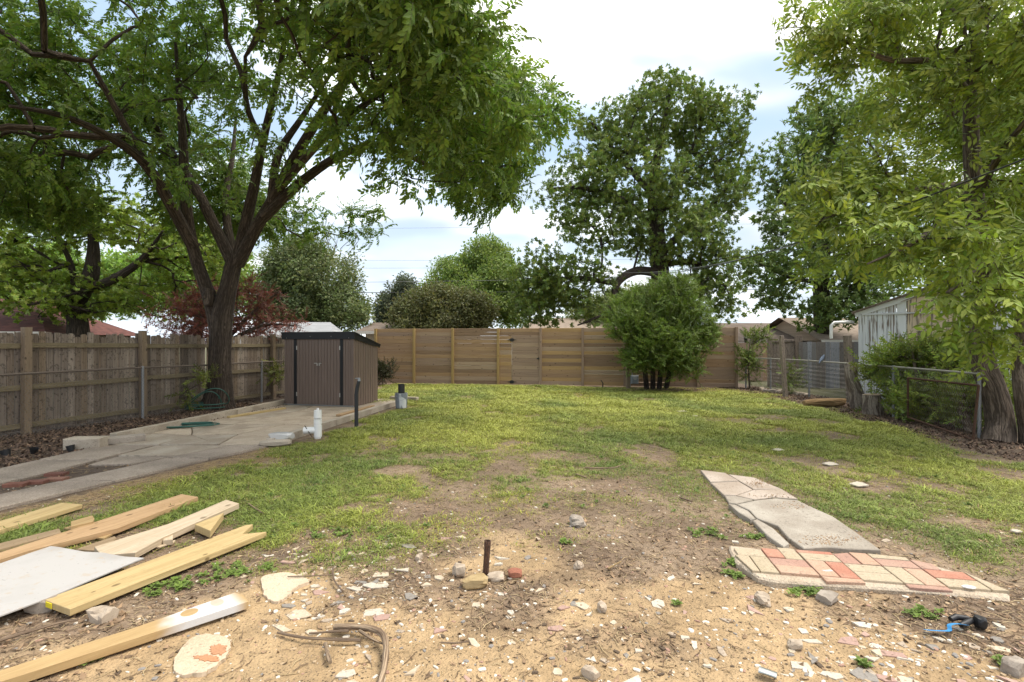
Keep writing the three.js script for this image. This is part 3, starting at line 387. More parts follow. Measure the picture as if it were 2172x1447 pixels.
function spray(kind, seed) {                                 // a twig along +x with its leaves
  const r = rng(seed), mb = new MB(), J = () => V(r() - 0.5, r() - 0.5, r() - 0.5);
  const shade = () => { const v = 0.72 + 0.56 * r(); return [v * (0.9 + 0.3 * r()), v, v * (0.7 + 0.5 * r())]; };
  const up = (d) => { const u = V(0, 1, 0).add(J().multiplyScalar(0.9)); return Math.abs(u.clone().normalize().dot(d)) > 0.95 ? V(0, 0, 1) : u; };
  if (kind === 'elm') { const Q = [V(0, 0, 0), V(0.14, -0.005, 0.01), V(0.30, -0.05, 0)]; mb.tube(Q, [0.0035, 0.003, 0.0015], 3, twigBrown, null, false); const C = new THREE.CatmullRomCurve3(Q); for (let k = 0; k < 12; k++) { const t = 0.08 + 0.92 * k / 11, b = C.getPoint(t), s = k % 2 ? 1 : -1, d = V(0.75, -0.25 - 0.35 * r(), s * (0.9 - 0.5 * t)).addScaledVector(J(), 0.4).normalize(); leaf(mb, b, d, up(d), 0.068 + 0.03 * r(), 0.036 + 0.01 * r(), shade()); } }
  if (kind === 'pinnate') for (let f = 0; f < 3; f++) { const a = (f - 1) * 0.9 + 0.3 * (r() - 0.5), d0 = V(Math.cos(a), 0.15 * (r() - 0.3), Math.sin(a)), Q = [V(0, 0, 0), d0.clone().multiplyScalar(0.15), d0.clone().multiplyScalar(0.30).add(V(0, -0.07, 0))]; mb.tube(Q, [0.003, 0.002, 0.0012], 3, [0.9, 0.8, 0.8], null, false); const C = new THREE.CatmullRomCurve3(Q), S = V(-d0.z, 0, d0.x); for (let k = 0; k < 9; k++) { const t = k === 8 ? 1 : 0.22 + 0.2 * Math.floor(k / 2), s = k === 8 ? 0 : k % 2 ? 1 : -1, d = d0.clone().multiplyScalar(0.65).addScaledVector(S, s * 0.85).add(V(0, -0.42 - 0.3 * r(), 0)).addScaledVector(J(), 0.25).normalize(); leaf(mb, C.getPoint(t), d, up(d), 0.08 + 0.035 * r(), 0.034 + 0.008 * r(), shade(), 0.3, 0.22); } }
  if (kind === 'oak') { for (let k = 0; k < 13; k++) { const a = k * 2.4, e = r() * 1.2 - 0.35, d = V(Math.cos(a) * Math.cos(e) + 0.5, Math.sin(e), Math.sin(a) * Math.cos(e)).normalize(); leafLite(mb, V(0.05 * r(), 0.03 * (r() - 0.5), 0.03 * (r() - 0.5)), d, up(d), 0.11 + 0.05 * r(), 0.055 + 0.02 * r(), shade()); } }
  if (kind === 'fine') { mb.tube([V(0, 0, 0), V(0.12, 0.02, 0), V(0.24, 0.05, 0)], [0.003, 0.002, 0.001], 3, twigBrown, null, false); for (let k = 0; k < 16; k++) { const t = 0.05 + 0.95 * k / 15, a = k * 2.2, d = V(0.8, 0.35 * Math.sin(a) + 0.1, Math.cos(a)).addScaledVector(J(), 0.4).normalize(); leafLite(mb, V(0.24 * t, 0.05 * t, 0), d, up(d), 0.045 + 0.02 * r(), 0.02 + 0.008 * r(), shade()); } }
  if (kind === 'bulk') for (let k = 0; k < 22; k++) { const b = J().multiplyScalar(0.42), d = b.clone().add(J().multiplyScalar(0.5)).add(V(0.1, -0.08, 0)).normalize(); leafLite(mb, b, d, up(d), 0.10 + 0.06 * r(), 0.05 + 0.025 * r(), shade()); }
  return mb.done();
}
function lumps(list, N, seed, { shell = 0.75, k = 1, dz = 1 } = {}) {     // points inside a set of ellipsoids [u, v, ru, rv, distance]
  const r = rng(seed), E = list.map(([u, v, ru, rv, d]) => ({ c: at(u, v, d), x: ru * d / F, y: rv * d / F })); const w = E.map((e) => Math.pow(e.x * e.y * e.x, 0.75)), T = w.reduce((a, b) => a + b); const out = [];
  while (out.length < N) { let t = r() * T, q = 0; while ((t -= w[q]) > 0) q++; const e = E[q], d = V(r() * 2 - 1, r() * 2 - 1, r() * 2 - 1); if (d.length() > 1 || d.length() < 0.05) continue; const R = Math.pow(d.length(), shell) * k * (0.72 + 0.5 * fbm(d.x * 2 + q * 5, d.y * 2 + d.z * 2, seed, 2)) * (r() < 0.07 ? 1.2 : 1); d.normalize().multiplyScalar(R); out.push(V(e.c.x + d.x * e.x, e.c.y + d.y * e.y, e.c.z + d.z * e.x * dz)); }
  return out;
}
function smooth(pts, step = 0.22) { const C = new THREE.CatmullRomCurve3(pts.map((p) => p.p)), L = C.getLength(), n = Math.max(2, Math.ceil(L / step)), P = [], R = []; for (let k = 0; k <= n; k++) { const t = k / n, s = t * (pts.length - 1), i = Math.min(pts.length - 2, Math.floor(s)); P.push(C.getPoint(t)); R.push(mix(pts[i].r, pts[i + 1].r, s - i)); } return { P, R }; }
/* limbs: [{ path: [{p, r}], grow: from which share of its length twigs may leave it }] */
function tree(name, label, category, { limbs, points, kind, tint, bark, sprays = 6, size = 1, bal = 0.35, tip = 0.006, seed = 1, group, hang = 0.25, leafy = 0.03, tintVary = 0.25, sides = 12, transmission, bare = 0, smallPart = 'branches', disp, spread = 0.16 }) {
  const base = limbs[0].path[0].p, t = thing(name, label, category, [base.x, base.y, base.z], 0, group), off = base, r = rng(seed + 500);
  const nodes = [], tb = new MB();
  limbs.forEach((l, li) => { const { P, R } = smooth(l.path); tb.tube(P.map((p) => p.clone().sub(off)), R, li === 0 ? sides * 2 : sides, undefined, disp && li === 0 ? disp : undefined); P.forEach((p, k) => { if (k / P.length >= (l.grow ?? 0.3)) nodes.push({ p, r: R[k], par: -1, fixed: true, path: k * 0.2 }); }); });
  part('trunk', tb.done(), bark, t);
  // join every crown point to the growing skeleton (shortest reach, with a preference for short paths to the trunk)
  const N = points.length, best = new Float32Array(N).fill(1e9), who = new Int32Array(N), done = new Uint8Array(N), X = points.map((p) => p.x), Y = points.map((p) => p.y), Z = points.map((p) => p.z);
  const relax = (k) => { const n = nodes[k]; for (let q = 0; q < N; q++) if (!done[q]) { const dx = X[q] - n.p.x, dy = Y[q] - n.p.y, dz = Z[q] - n.p.z, c = Math.sqrt(dx * dx + dy * dy + dz * dz) + bal * n.path; if (c < best[q]) { best[q] = c; who[q] = k; } } };
  for (let k = 0; k < nodes.length; k++) relax(k); const first = nodes.length;
  for (let m = 0; m < N; m++) { let q = -1, c = 1e9; for (let i = 0; i < N; i++) if (!done[i] && best[i] < c) { c = best[i]; q = i; } done[q] = 1; const pn = nodes[who[q]], d = points[q].distanceTo(pn.p); nodes.push({ p: points[q], par: who[q], path: pn.path + d, w: 0, r: 0 }); relax(nodes.length - 1); }
  for (let k = nodes.length - 1; k >= first; k--) { const n = nodes[k]; n.w = (n.w || 0) + Math.pow(tip, 2.3); n.r = Math.pow(n.w, 1 / 2.3); const p = nodes[n.par]; if (!p.fixed) p.w = (p.w || 0) + n.w; }
  const bb = new MB(), leaves = [], D = V(), X1 = V(1, 0, 0), q1 = new THREE.Quaternion(), q2 = new THREE.Quaternion();
  for (let k = first; k < nodes.length; k++) {
    const n = nodes[k], p = nodes[n.par], a = p.p, b = n.p, L = a.distanceTo(b), r0 = Math.min(p.r * 0.9, n.r * 1.12), mid = a.clone().lerp(b, 0.5).add(V((r() - 0.5), (r() - 0.3), (r() - 0.5)).multiplyScalar(L * 0.12));
    bb.tube([a, mid, b].map((x) => x.clone().sub(off)), [r0, (r0 + n.r) / 2, n.r * 0.95], n.r > 0.025 ? 7 : n.r > 0.012 ? 5 : 3, undefined, undefined, false);
    if (n.r > leafy || r() < bare) continue;
    const e = D.subVectors(b, a).normalize().clone(), cnt = sprays * (0.6 + 0.8 * r());
    for (let i = 0; i < cnt; i++) { const s = Math.pow(r(), 0.7), pos = a.clone().lerp(b, s).sub(off).add(V(r() - 0.5, r() - 0.5, r() - 0.5).multiplyScalar(spread * 2 * size)), dir = e.clone().multiplyScalar(0.5).add(V(r() - 0.5, r() - 0.45 - hang, r() - 0.5).multiplyScalar(1.7)).normalize(); q1.setFromUnitVectors(X1, dir); q2.setFromAxisAngle(X1, (r() - 0.5) * 1.6); const v = 1 + tintVary * 2 * (r() - 0.5), h = r(); leaves.push({ p: pos, q: q1.clone().multiply(q2), s: size * (0.75 + 0.5 * r()), c: [tint[0] * v * (1 + 0.25 * h), tint[1] * v * (1 + 0.05 * h), tint[2] * v] }); }
  }
  part(smallPart, bb.done(), bark, t);
  if (leaves.length) scatter('crown', spray(kind, seed), leafMat(transmission ? { transmission } : {}), leaves, t);
  return t;
}
const pr = (u, v, d, r) => ({ p: at(u, v, d), r });

// the big elm by the driveway
{
  const d0 = 11.6, g = at(462, 868, d0); g.y = -0.05;
  const trunk = [{ p: g, r: 0.37 }, pr(464, 845, d0, 0.285), pr(466, 790, d0, 0.228), pr(468, 720, d0, 0.222), pr(472, 660, d0, 0.225), pr(484, 610, d0, 0.18), pr(498, 550, d0, 0.165)];
  const limbs = [{ path: trunk, grow: 2 },
    { path: [pr(464, 715, d0, 0.165), pr(442, 625, d0, 0.15), pr(416, 550, d0 - 0.1, 0.135), pr(400, 480, d0 - 0.3, 0.12), pr(392, 400, d0 - 0.4, 0.115), pr(388, 300, d0 - 0.5, 0.09), pr(380, 200, d0 - 0.6, 0.06), pr(372, 90, d0 - 0.8, 0.03)], grow: 0.55 },
    { path: [pr(408, 520, d0 - 0.2, 0.14), pr(365, 440, d0 - 0.8, 0.12), pr(310, 350, d0 - 1.6, 0.10), pr(240, 295, d0 - 2.4, 0.075), pr(130, 245, d0 - 3.2, 0.05), pr(20, 225, d0 - 3.9, 0.025)], grow: 0.4 },
    { path: [pr(300, 335, d0 - 1.7, 0.085), pr(245, 230, d0 - 2, 0.06), pr(190, 130, d0 - 2.4, 0.035)], grow: 0.2 },
    { path: [pr(494, 560, d0, 0.14), pr(455, 480, d0 + 0.1, 0.122), pr(420, 410, d0 + 0.3, 0.12), pr(360, 320, d0 + 0.7, 0.095), pr(310, 240, d0 + 1.2, 0.06), pr(250, 170, d0 + 1.7, 0.03)], grow: 0.45 },
    { path: [pr(412, 400, d0 + 0.3, 0.085), pr(345, 300, d0 + 0.9, 0.065), pr(235, 170, d0 + 1.8, 0.03)], grow: 0.35 },
    { path: [pr(496, 556, d0 + 0.1, 0.125), pr(484, 490, d0 + 0.5, 0.105), pr(478, 420, d0 + 1, 0.085), pr(492, 340, d0 + 1.6, 0.065), pr(500, 250, d0 + 2.2, 0.03)], grow: 0.4 },
    { path: [pr(502, 560, d0, 0.15), pr(520, 480, d0 - 0.1, 0.13), pr(540, 390, d0 - 0.3, 0.11), pr(560, 290, d0 - 0.7, 0.085), pr(585, 180, d0 - 1.1, 0.06), pr(610, 60, d0 - 1.6, 0.03)], grow: 0.4 },
    { path: [pr(504, 560, d0, 0.155), pr(540, 490, d0 - 0.3, 0.135), pr(580, 420, d0 - 0.7, 0.118), pr(625, 335, d0 - 1.3, 0.11), pr(690, 230, d0 - 2.1, 0.08), pr(760, 130, d0 - 3, 0.05), pr(830, 60, d0 - 3.8, 0.025)], grow: 0.4 },
    { path: [pr(560, 460, d0 - 0.6, 0.12), pr(640, 385, d0 - 0.9, 0.10), pr(730, 325, d0 - 1.3, 0.08), pr(830, 300, d0 - 1.9, 0.05), pr(930, 290, d0 - 2.6, 0.025)], grow: 0.4 },
    { path: [pr(575, 430, d0 - 0.7, 0.10), pr(590, 330, d0 - 0.8, 0.085), pr(640, 250, d0 - 0.8, 0.06), pr(700, 160, d0 - 0.9, 0.03)], grow: 0.4 },
    { path: [pr(600, 390, d0 - 1, 0.095), pr(680, 300, d0 - 2, 0.075), pr(790, 210, d0 - 3.2, 0.05), pr(930, 130, d0 - 4.4, 0.025)], grow: 0.4 },
    { path: [pr(556, 300, d0 - 0.7, 0.07), pr(525, 230, d0 - 1.6, 0.055), pr(520, 120, d0 - 2.8, 0.03)], grow: 0.4 },
  ];
  const r = rng(901), pts = [], C = V(-5.95, 6.15, -9.3); let guard = 0;
  while (pts.length < 3300 && guard++ < 400000) {
    const q = V((r() * 2 - 1), (r() * 2 - 1), (r() * 2 - 1)), l = q.length(); if (l > 1) continue; if (r() > 0.10 + 0.9 * step(0.45, 0.85, l)) continue;
    const p = V(C.x + q.x * 6.95, C.y + q.y * (q.y > 0 ? 4.6 : 3.0), C.z + q.z * 6.0), n = fbm(p.x * 0.55 + p.y * 0.4, p.z * 0.55 + p.y * 0.45, 33, 3); if (n < 0.475) continue;
    if (p.y > 9.2 && r() < 0.45) continue; if (p.x < -12.2) continue; const d = -p.z, v = HY - (p.y - EYE) * F / d, u = CX + p.x * F / d;
    const floor = 3.55 + 1.1 * step(6, 2, Math.hypot(p.x + 6.6, p.z + 11)) + Math.max(0, 10.4 - d) * mix(0.30, 0.44, step(-1.2, -3.2, p.x)) * mix(1, 0.55, step(-8.2, -10, p.x)) + 0.5 * (vn(p.x * 0.8, p.z * 0.8, 35) - 0.5); if (p.y < floor) continue; if (d < 4.2) continue;
    pts.push(p);
  }
  const t = tree('elm_tree', 'large many-limbed shade tree with dark bark beside the driveway', 'tree', { limbs, points: pts, kind: 'elm', tint: [0.16, 0.295, 0.045], transmission: 0.5, bark: barkElm, sprays: 7, size: 1.12, bal: 0.28, seed: 3, hang: 0.14, tip: 0.0055, sides: 14, tintVary: 0.3, disp: (a, l) => 1 + 0.05 * Math.sin(a * 9 + 0.8 * Math.sin(l * 3)) + 0.05 * fbm(a * 4, l * 2, 8, 3) + 0.30 * Math.exp(-l * 3.0) * (0.5 + 0.5 * Math.sin(a * 5 + 1)) });
  const kn = at(447, 632, d0 - 0.05), base = t.position; part('knot', rockGeo(14, 0.11, 0.24, 0.13, 0.3, 3), barkElm, t, [kn.x - base.x + 0.02, kn.y - base.y, kn.z - base.z + 0.1]);
}
// the tall oak behind the back fence
tree('oak_tree', 'tall broad oak behind the back fence with a drooping crooked lower limb', 'tree', {
  limbs: [{ path: [{ p: V(7.5, -0.05, -24), r: 0.62 }, pr(1408, 690, 24, 0.50), pr(1402, 600, 24, 0.45), pr(1394, 500, 24, 0.38), pr(1386, 400, 24, 0.27), pr(1400, 300, 24, 0.17), pr(1420, 200, 24, 0.05)], grow: 0.45 },
    { path: [pr(1402, 580, 24, 0.24), pr(1350, 575, 23, 0.2), pr(1310, 600, 22, 0.17), pr(1300, 640, 21.5, 0.13), pr(1262, 675, 21.2, 0.07), pr(1225, 690, 21, 0.03)], grow: 0.2 }, { path: [pr(1300, 600, 22, 0.12), pr(1220, 590, 22, 0.09), pr(1130, 600, 22, 0.04)], grow: 0.2 },
    { path: [pr(1396, 500, 24, 0.2), pr(1330, 430, 23.4, 0.15), pr(1240, 400, 22.6, 0.10), pr(1160, 400, 22, 0.04)], grow: 0.3 }, { path: [pr(1390, 420, 24, 0.16), pr(1320, 340, 23.6, 0.12), pr(1255, 260, 23, 0.05)], grow: 0.3 },
    { path: [pr(1400, 540, 24, 0.2), pr(1470, 470, 24.5, 0.15), pr(1540, 400, 25, 0.09), pr(1580, 310, 25, 0.04)], grow: 0.3 }, { path: [pr(1400, 560, 24, 0.16), pr(1480, 560, 23.5, 0.11), pr(1540, 610, 23, 0.05)], grow: 0.3 }, { path: [pr(1392, 470, 24, 0.16), pr(1440, 380, 24, 0.12), pr(1490, 260, 24, 0.05)], grow: 0.3 }],
  points: lumps([[1420, 235, 95, 70, 24], [1335, 275, 85, 70, 23.5], [1252, 275, 52, 55, 23], [1500, 290, 85, 95, 24.5], [1230, 385, 80, 55, 22.7], [1350, 380, 120, 80, 23], [1500, 420, 95, 80, 24.5], [1180, 430, 45, 40, 22], [1290, 485, 120, 50, 22.8], [1430, 500, 110, 70, 23], [1150, 575, 75, 55, 22], [1220, 600, 100, 55, 22], [1130, 645, 50, 35, 22], [1525, 560, 65, 60, 23.5], [1490, 620, 60, 45, 23], [1412, 190, 45, 35, 24], [1550, 240, 45, 45, 24.5], [1260, 670, 60, 25, 21.5], [1545, 655, 40, 25, 23], [1150, 650, 70, 45, 23], [1565, 340, 40, 60, 25]], 1800, 41, { shell: 0.6, k: 0.93 }),
  kind: 'oak', tint: [0.19, 0.295, 0.062], transmission: 0.5, bark: barkDark, sprays: 5.5, size: 1.05, spread: 0.42, seed: 5, hang: 0.0, leafy: 0.05, tip: 0.009, bal: 0.3 });
// the tree on the right with two stems
tree('pecan_tree', 'leafy two-stemmed tree with drooping yellow-green leaves leaning over the right chain-link fence', 'tree', {
  limbs: [{ path: [{ p: at(2116, 935, 7.9).setY(-0.08), r: 0.22 }, pr(2122, 900, 8, 0.185), pr(2108, 830, 8.1, 0.175), pr(2085, 770, 8.2, 0.17), pr(2078, 700, 8.3, 0.145), pr(2090, 620, 8.4, 0.15), pr(2082, 520, 8.5, 0.14), pr(2066, 400, 8.5, 0.125), pr(2060, 280, 8.5, 0.11), pr(2062, 150, 8.5, 0.095), pr(2070, 20, 8.5, 0.08), pr(2060, -150, 8.5, 0.03)], grow: 0.45 },
    { path: [{ p: at(2192, 935, 7.7).setY(-0.08), r: 0.17 }, pr(2184, 900, 7.7, 0.14), pr(2172, 840, 7.6, 0.12), pr(2168, 770, 7.7, 0.12), pr(2172, 680, 7.6, 0.11), pr(2190, 560, 7.3, 0.10), pr(2230, 400, 7, 0.07), pr(2250, 200, 6.8, 0.03)], grow: 0.5 },
    { path: [pr(2064, 210, 8.5, 0.07), pr(1990, 135, 8.2, 0.055), pr(1880, 125, 8, 0.04), pr(1740, 60, 7.8, 0.02)], grow: 0.2 }, { path: [pr(2066, 390, 8.5, 0.07), pr(1960, 400, 8, 0.05), pr(1850, 420, 7.6, 0.035), pr(1740, 470, 7.3, 0.015)], grow: 0.2 },
    { path: [pr(2078, 500, 8.5, 0.06), pr(2010, 470, 7.8, 0.045), pr(1930, 520, 7, 0.03), pr(1840, 560, 6.6, 0.012)], grow: 0.2 }, { path: [pr(2085, 560, 8.4, 0.06), pr(2050, 590, 7.4, 0.045), pr(2010, 620, 6.6, 0.02)], grow: 0.2 }, { path: [pr(2070, 420, 8.5, 0.07), pr(2120, 330, 7.8, 0.05), pr(2180, 250, 7, 0.03)], grow: 0.2 }],
  points: lumps([[1710, 70, 75, 50, 7.8], [1830, 60, 110, 70, 8], [1980, 70, 120, 90, 8.5], [2110, 90, 110, 120, 7.4], [1790, 160, 70, 45, 8], [1930, 210, 110, 60, 8.2], [2110, 270, 110, 90, 9.6], [1800, 330, 80, 60, 8], [1770, 400, 85, 60, 7.5], [1900, 390, 120, 80, 7.6], [2060, 430, 120, 90, 9.6], [1740, 500, 60, 60, 7.4], [1850, 505, 90, 50, 7], [1975, 540, 100, 60, 7], [2110, 550, 100, 90, 6.6], [1985, 610, 50, 25, 6.9], [2075, 650, 75, 55, 6.6], [2130, 700, 60, 60, 6.8], [2060, 180, 160, 150, 10.4], [2000, 480, 140, 110, 10], [2220, 350, 100, 300, 7.5], [2000, -120, 250, 100, 8.5], [2105, 790, 45, 30, 8.6]], 1050, 51, { shell: 0.7, dz: 0.8 }),
  kind: 'pinnate', tint: [0.235, 0.355, 0.05], bark: barkGray, sprays: 1.55, size: 1.15, seed: 7, hang: 0.26, leafy: 0.03, tip: 0.005, tintVary: 0.3, transmission: 0.56 });
// trees beyond the fences
const bg = 'trees beyond the fences';
tree('pecan_tree', 'tall thin-leaved tree with a dark straight trunk behind the weathered right-hand fence', 'tree', {
  limbs: [{ path: [{ p: V(16.4, -0.05, -26), r: 0.5 }, pr(1745, 700, 26, 0.42), pr(1742, 620, 26, 0.38), pr(1748, 500, 26, 0.3), pr(1755, 380, 26, 0.2), pr(1765, 240, 26, 0.05)], grow: 0.35 }, { path: [pr(1748, 645, 26, 0.22), pr(1790, 625, 25, 0.16), pr(1850, 570, 24, 0.07)], grow: 0.2 }, { path: [pr(1744, 560, 26, 0.18), pr(1690, 480, 25.5, 0.12), pr(1650, 400, 25, 0.05)], grow: 0.2 }, { path: [pr(1742, 600, 26, 0.13), pr(1680, 590, 25, 0.09), pr(1610, 560, 24, 0.03)], grow: 0.2 }],
  points: lumps([[1720, 270, 65, 60, 26], [1790, 250, 70, 55, 26], [1670, 350, 60, 70, 25.5], [1760, 400, 90, 90, 26], [1640, 460, 45, 50, 25], [1690, 540, 90, 60, 25], [1610, 570, 50, 40, 24.5], [1800, 550, 80, 70, 25], [1860, 600, 70, 50, 24.5], [1650, 640, 50, 35, 25], [1770, 660, 70, 35, 24.5], [1830, 650, 60, 35, 24]], 900, 61, { shell: 0.7 }),
  kind: 'oak', transmission: 0.5, spread: 0.35, tint: [0.16, 0.26, 0.06], bark: barkDark, sprays: 4.2, size: 1.35, seed: 9, leafy: 0.05, tip: 0.009, group: bg });
tree('maple_tree', 'spreading bright green tree with a crooked low limb behind the picket fence', 'tree', {
  limbs: [{ path: [{ p: V(-14.9, -0.05, -17), r: 0.45 }, pr(165, 690, 17, 0.30), pr(162, 640, 17, 0.28), pr(188, 600, 17, 0.26), pr(198, 540, 17, 0.19), pr(196, 480, 17, 0.12), pr(200, 410, 17, 0.05)], grow: 0.5 }, { path: [pr(188, 610, 17, 0.17), pr(225, 600, 16.8, 0.15), pr(290, 560, 16.5, 0.12), pr(325, 520, 16.2, 0.07), pr(345, 490, 16, 0.03)], grow: 0.5 }, { path: [pr(160, 640, 17, 0.12), pr(150, 560, 16.8, 0.09), pr(115, 500, 16.5, 0.05), pr(50, 460, 16, 0.02)], grow: 0.3 }, { path: [pr(165, 650, 17, 0.08), pr(110, 640, 16, 0.06), pr(40, 650, 15.5, 0.02)], grow: 0.3 }],
  points: lumps([[60, 480, 100, 55, 16.5], [180, 455, 110, 55, 17], [300, 480, 100, 55, 17], [400, 540, 80, 70, 17.5], [70, 590, 90, 50, 16.5], [230, 620, 90, 45, 17.5], [330, 630, 80, 45, 17.5], [10, 560, 80, 60, 16.5], [470, 560, 60, 60, 18], [130, 650, 110, 30, 17], [-60, 500, 80, 120, 16.5]], 1350, 71, { shell: 0.7 }),
  kind: 'oak', spread: 0.34, tint: [0.25, 0.38, 0.055], bark: barkDark, sprays: 3.4, size: 0.9, seed: 11, hang: 0.1, leafy: 0.05, tip: 0.007, transmission: 0.5, group: bg });
tree('plum_tree', 'small dark red-leaved tree behind the picket fence and big trunk', 'tree', {
  limbs: [{ path: [{ p: V(-8.75, -0.05, -14.3), r: 0.14 }, pr(470, 720, 14.3, 0.11), pr(480, 680, 14.3, 0.08), pr(470, 620, 14.3, 0.03)], grow: 0.5 }, { path: [pr(480, 720, 14.3, 0.07), pr(540, 660, 14.3, 0.05), pr(590, 620, 14.2, 0.02)], grow: 0.1 }, { path: [pr(470, 720, 14.3, 0.07), pr(420, 670, 14.3, 0.05), pr(360, 650, 14.3, 0.02)], grow: 0.1 }, { path: [pr(490, 720, 14.3, 0.06), pr(560, 690, 14, 0.04), pr(630, 690, 13.9, 0.015)], grow: 0.1 }],
  points: lumps([[385, 665, 60, 40, 14.3], [470, 640, 70, 40, 14.5], [560, 640, 45, 30, 14.3], [590, 690, 55, 22, 14], [430, 700, 70, 25, 14], [520, 690, 60, 25, 14.5], [520, 610, 40, 22, 14.5]], 340, 81, { shell: 0.8, dz: 0.7 }),
  tintVary: 0.5, kind: 'fine', tint: [0.235, 0.10, 0.072], bark: barkGray, sprays: 3.6, size: 1.15, seed: 13, leafy: 0.03, tip: 0.005, group: bg });
const far = (label, u, v, d, list, N, tint, seed, o = {}) => { const b = at(u, 729, d); return tree('leafy_tree', label, 'tree', { limbs: [{ path: [{ p: V(b.x, -0.05, b.z), r: 0.3 }, pr(u, 690, d, 0.24), pr(u + 6, (690 + v) / 2, d, 0.17), pr(u - 4, v, d, 0.04)], grow: 0.25 }], points: lumps(list, N, seed, { shell: 0.68 }), kind: 'bulk', tint: mul(tint, 1.6), transmission: 0.5, bark: barkDark, sprays: 4, size: 1.3, seed, hang: 0.05, leafy: 0.09, tip: 0.012, group: bg, ...o }); };
far('grey-green rounded tree rising behind the grey shed roof', 660, 540, 27, [[620, 560, 60, 50, 27], [680, 590, 75, 60, 26.5], [590, 620, 50, 50, 27], [720, 650, 60, 45, 26], [640, 670, 90, 35, 26.5], [660, 520, 40, 25, 27], [760, 670, 28, 30, 25]], 620, [0.105, 0.15, 0.055], 91, { sprays: 4 });
far('light yellow-green tree behind the middle of the back fence', 1010, 560, 29, [[1030, 545, 45, 40, 29], [960, 590, 55, 45, 29], [1060, 600, 60, 60, 28.5], [1000, 640, 90, 50, 28], [1090, 650, 40, 50, 28], [910, 640, 40, 40, 29]], 640, [0.145, 0.225, 0.05], 93);
far('dark olive rounded tree just behind the back fence', 950, 640, 24, [[930, 650, 75, 40, 24], [990, 660, 60, 40, 24], [870, 670, 40, 28, 24], [940, 690, 90, 25, 24]], 520, [0.085, 0.105, 0.032], 95, { size: 1.1 });
far('distant dark blue-green tree left of the olive tree', 850, 620, 42, [[860, 620, 28, 30, 42], [825, 655, 30, 35, 42], [870, 660, 40, 40, 42]], 300, [0.07, 0.10, 0.055], 97, { size: 1.7 });
far('bright lime tree filling the gap behind the elm trunk', 420, 560, 30, [[300, 600, 110, 70, 30], [420, 590, 100, 90, 30], [520, 620, 60, 60, 29], [120, 600, 130, 80, 31], [480, 540, 50, 50, 30]], 700, [0.14, 0.25, 0.04], 99, { size: 1.5 });
far('pale green tree far behind the leafy bush at the back fence', 1330, 620, 34, [[1320, 650, 70, 40, 34], [1250, 670, 50, 30, 34], [1400, 650, 60, 45, 34]], 300, [0.13, 0.18, 0.05], 103, { size: 1.5 });
far('dense dark tree behind the two-stemmed tree at the far right', 2120, 480, 20, [[2130, 500, 90, 120, 20], [2060, 620, 90, 60, 19.5], [2190, 620, 90, 90, 19]], 320, [0.08, 0.11, 0.03], 104, { size: 1.2 });
// bare dead branches above the grey-green tree
tree('dead_tree', 'bare dead branches sticking up beside the grey-green tree', 'tree', { limbs: [{ path: [{ p: V(-10.2, -0.05, -28.5), r: 0.2 }, pr(700, 690, 28.5, 0.16), pr(695, 580, 28.5, 0.09), pr(712, 520, 28.5, 0.03)], grow: 0.5 }], points: lumps([[735, 510, 40, 40, 28.5], [690, 500, 30, 30, 28.5], [730, 570, 35, 15, 28.5]], 70, 107, { shell: 0.5 }), kind: 'fine', tint: [0.1, 0.1, 0.1], bark: barkGray, sprays: 0, bare: 1, tip: 0.008, seed: 17, bal: 0.6 });
// bushes and vines
tree('privet_bush', 'big rounded leafy bush on several stems in front of the back fence', 'bush', {
  limbs: [[1372, -6], [1385, 0], [1398, 5], [1412, 14]].map(([u, l], k) => ({ path: [{ p: gp(u, 824).setY(-0.05), r: 0.09 }, pr(u + l, 770, 16.6, 0.075), pr(u + l * 3, 700, 16.6, 0.05), pr(u + l * 5, 640, 16.6, 0.02)], grow: 0.35 })),
  points: lumps([[1430, 612, 42, 22, 16.6], [1385, 645, 65, 32, 16.6], [1452, 660, 55, 32, 16.5], [1335, 690, 45, 34, 16.3], [1410, 712, 70, 42, 16.2], [1478, 718, 34, 32, 16.4], [1360, 762, 42, 24, 16.1], [1440, 778, 48, 20, 16.2], [1316, 655, 30, 20, 16.8], [1500, 700, 16, 24, 16.5], [1405, 745, 60, 25, 15.9]], 1050, 109, { shell: 0.7 }),
  kind: 'fine', tint: [0.16, 0.265, 0.04], transmission: 0.5, tintVary: 0.42, bark: barkDark, sprays: 6.5, size: 1.2, seed: 19, hang: -0.1, leafy: 0.03, tip: 0.005 });
const vine = (label, stems, list, N, tint, seed, o = {}) => tree('climbing_vine', label, 'vine', { limbs: stems.map((s) => ({ path: s.map(([u, v, d, r]) => pr(u, v, d, r)), grow: 0.15 })), points: lumps(list, N, seed, { shell: 0.8, dz: 0.6 }), kind: 'fine', tint, bark: barkGray, sprays: 3, size: 1.2, seed, hang: 0, leafy: 0.02, tip: 0.0045, tintVary: 0.5, ...o });
vine('tangled sunlit vines heaped over the right chain-link fence by the wooden post', [[[1960, 905, 10.2, 0.05], [1950, 820, 10.3, 0.04], [1930, 730, 10.6, 0.02]], [[2060, 920, 8.6, 0.07], [2040, 860, 8.9, 0.06], [2060, 800, 9.1, 0.03]], [[2000, 900, 9.6, 0.06], [1985, 850, 9.7, 0.05], [1995, 790, 9.8, 0.03]]], [[1915, 765, 50, 24, 10.9], [1990, 755, 50, 32, 10.5], [1870, 785, 35, 20, 11.5], [2050, 770, 45, 30, 9.7], [1915, 830, 40, 35, 10.8], [1980, 850, 60, 40, 9.9], [2060, 860, 50, 50, 9], [2110, 850, 30, 50, 8.7]], 760, [0.22, 0.34, 0.055], 111, {});
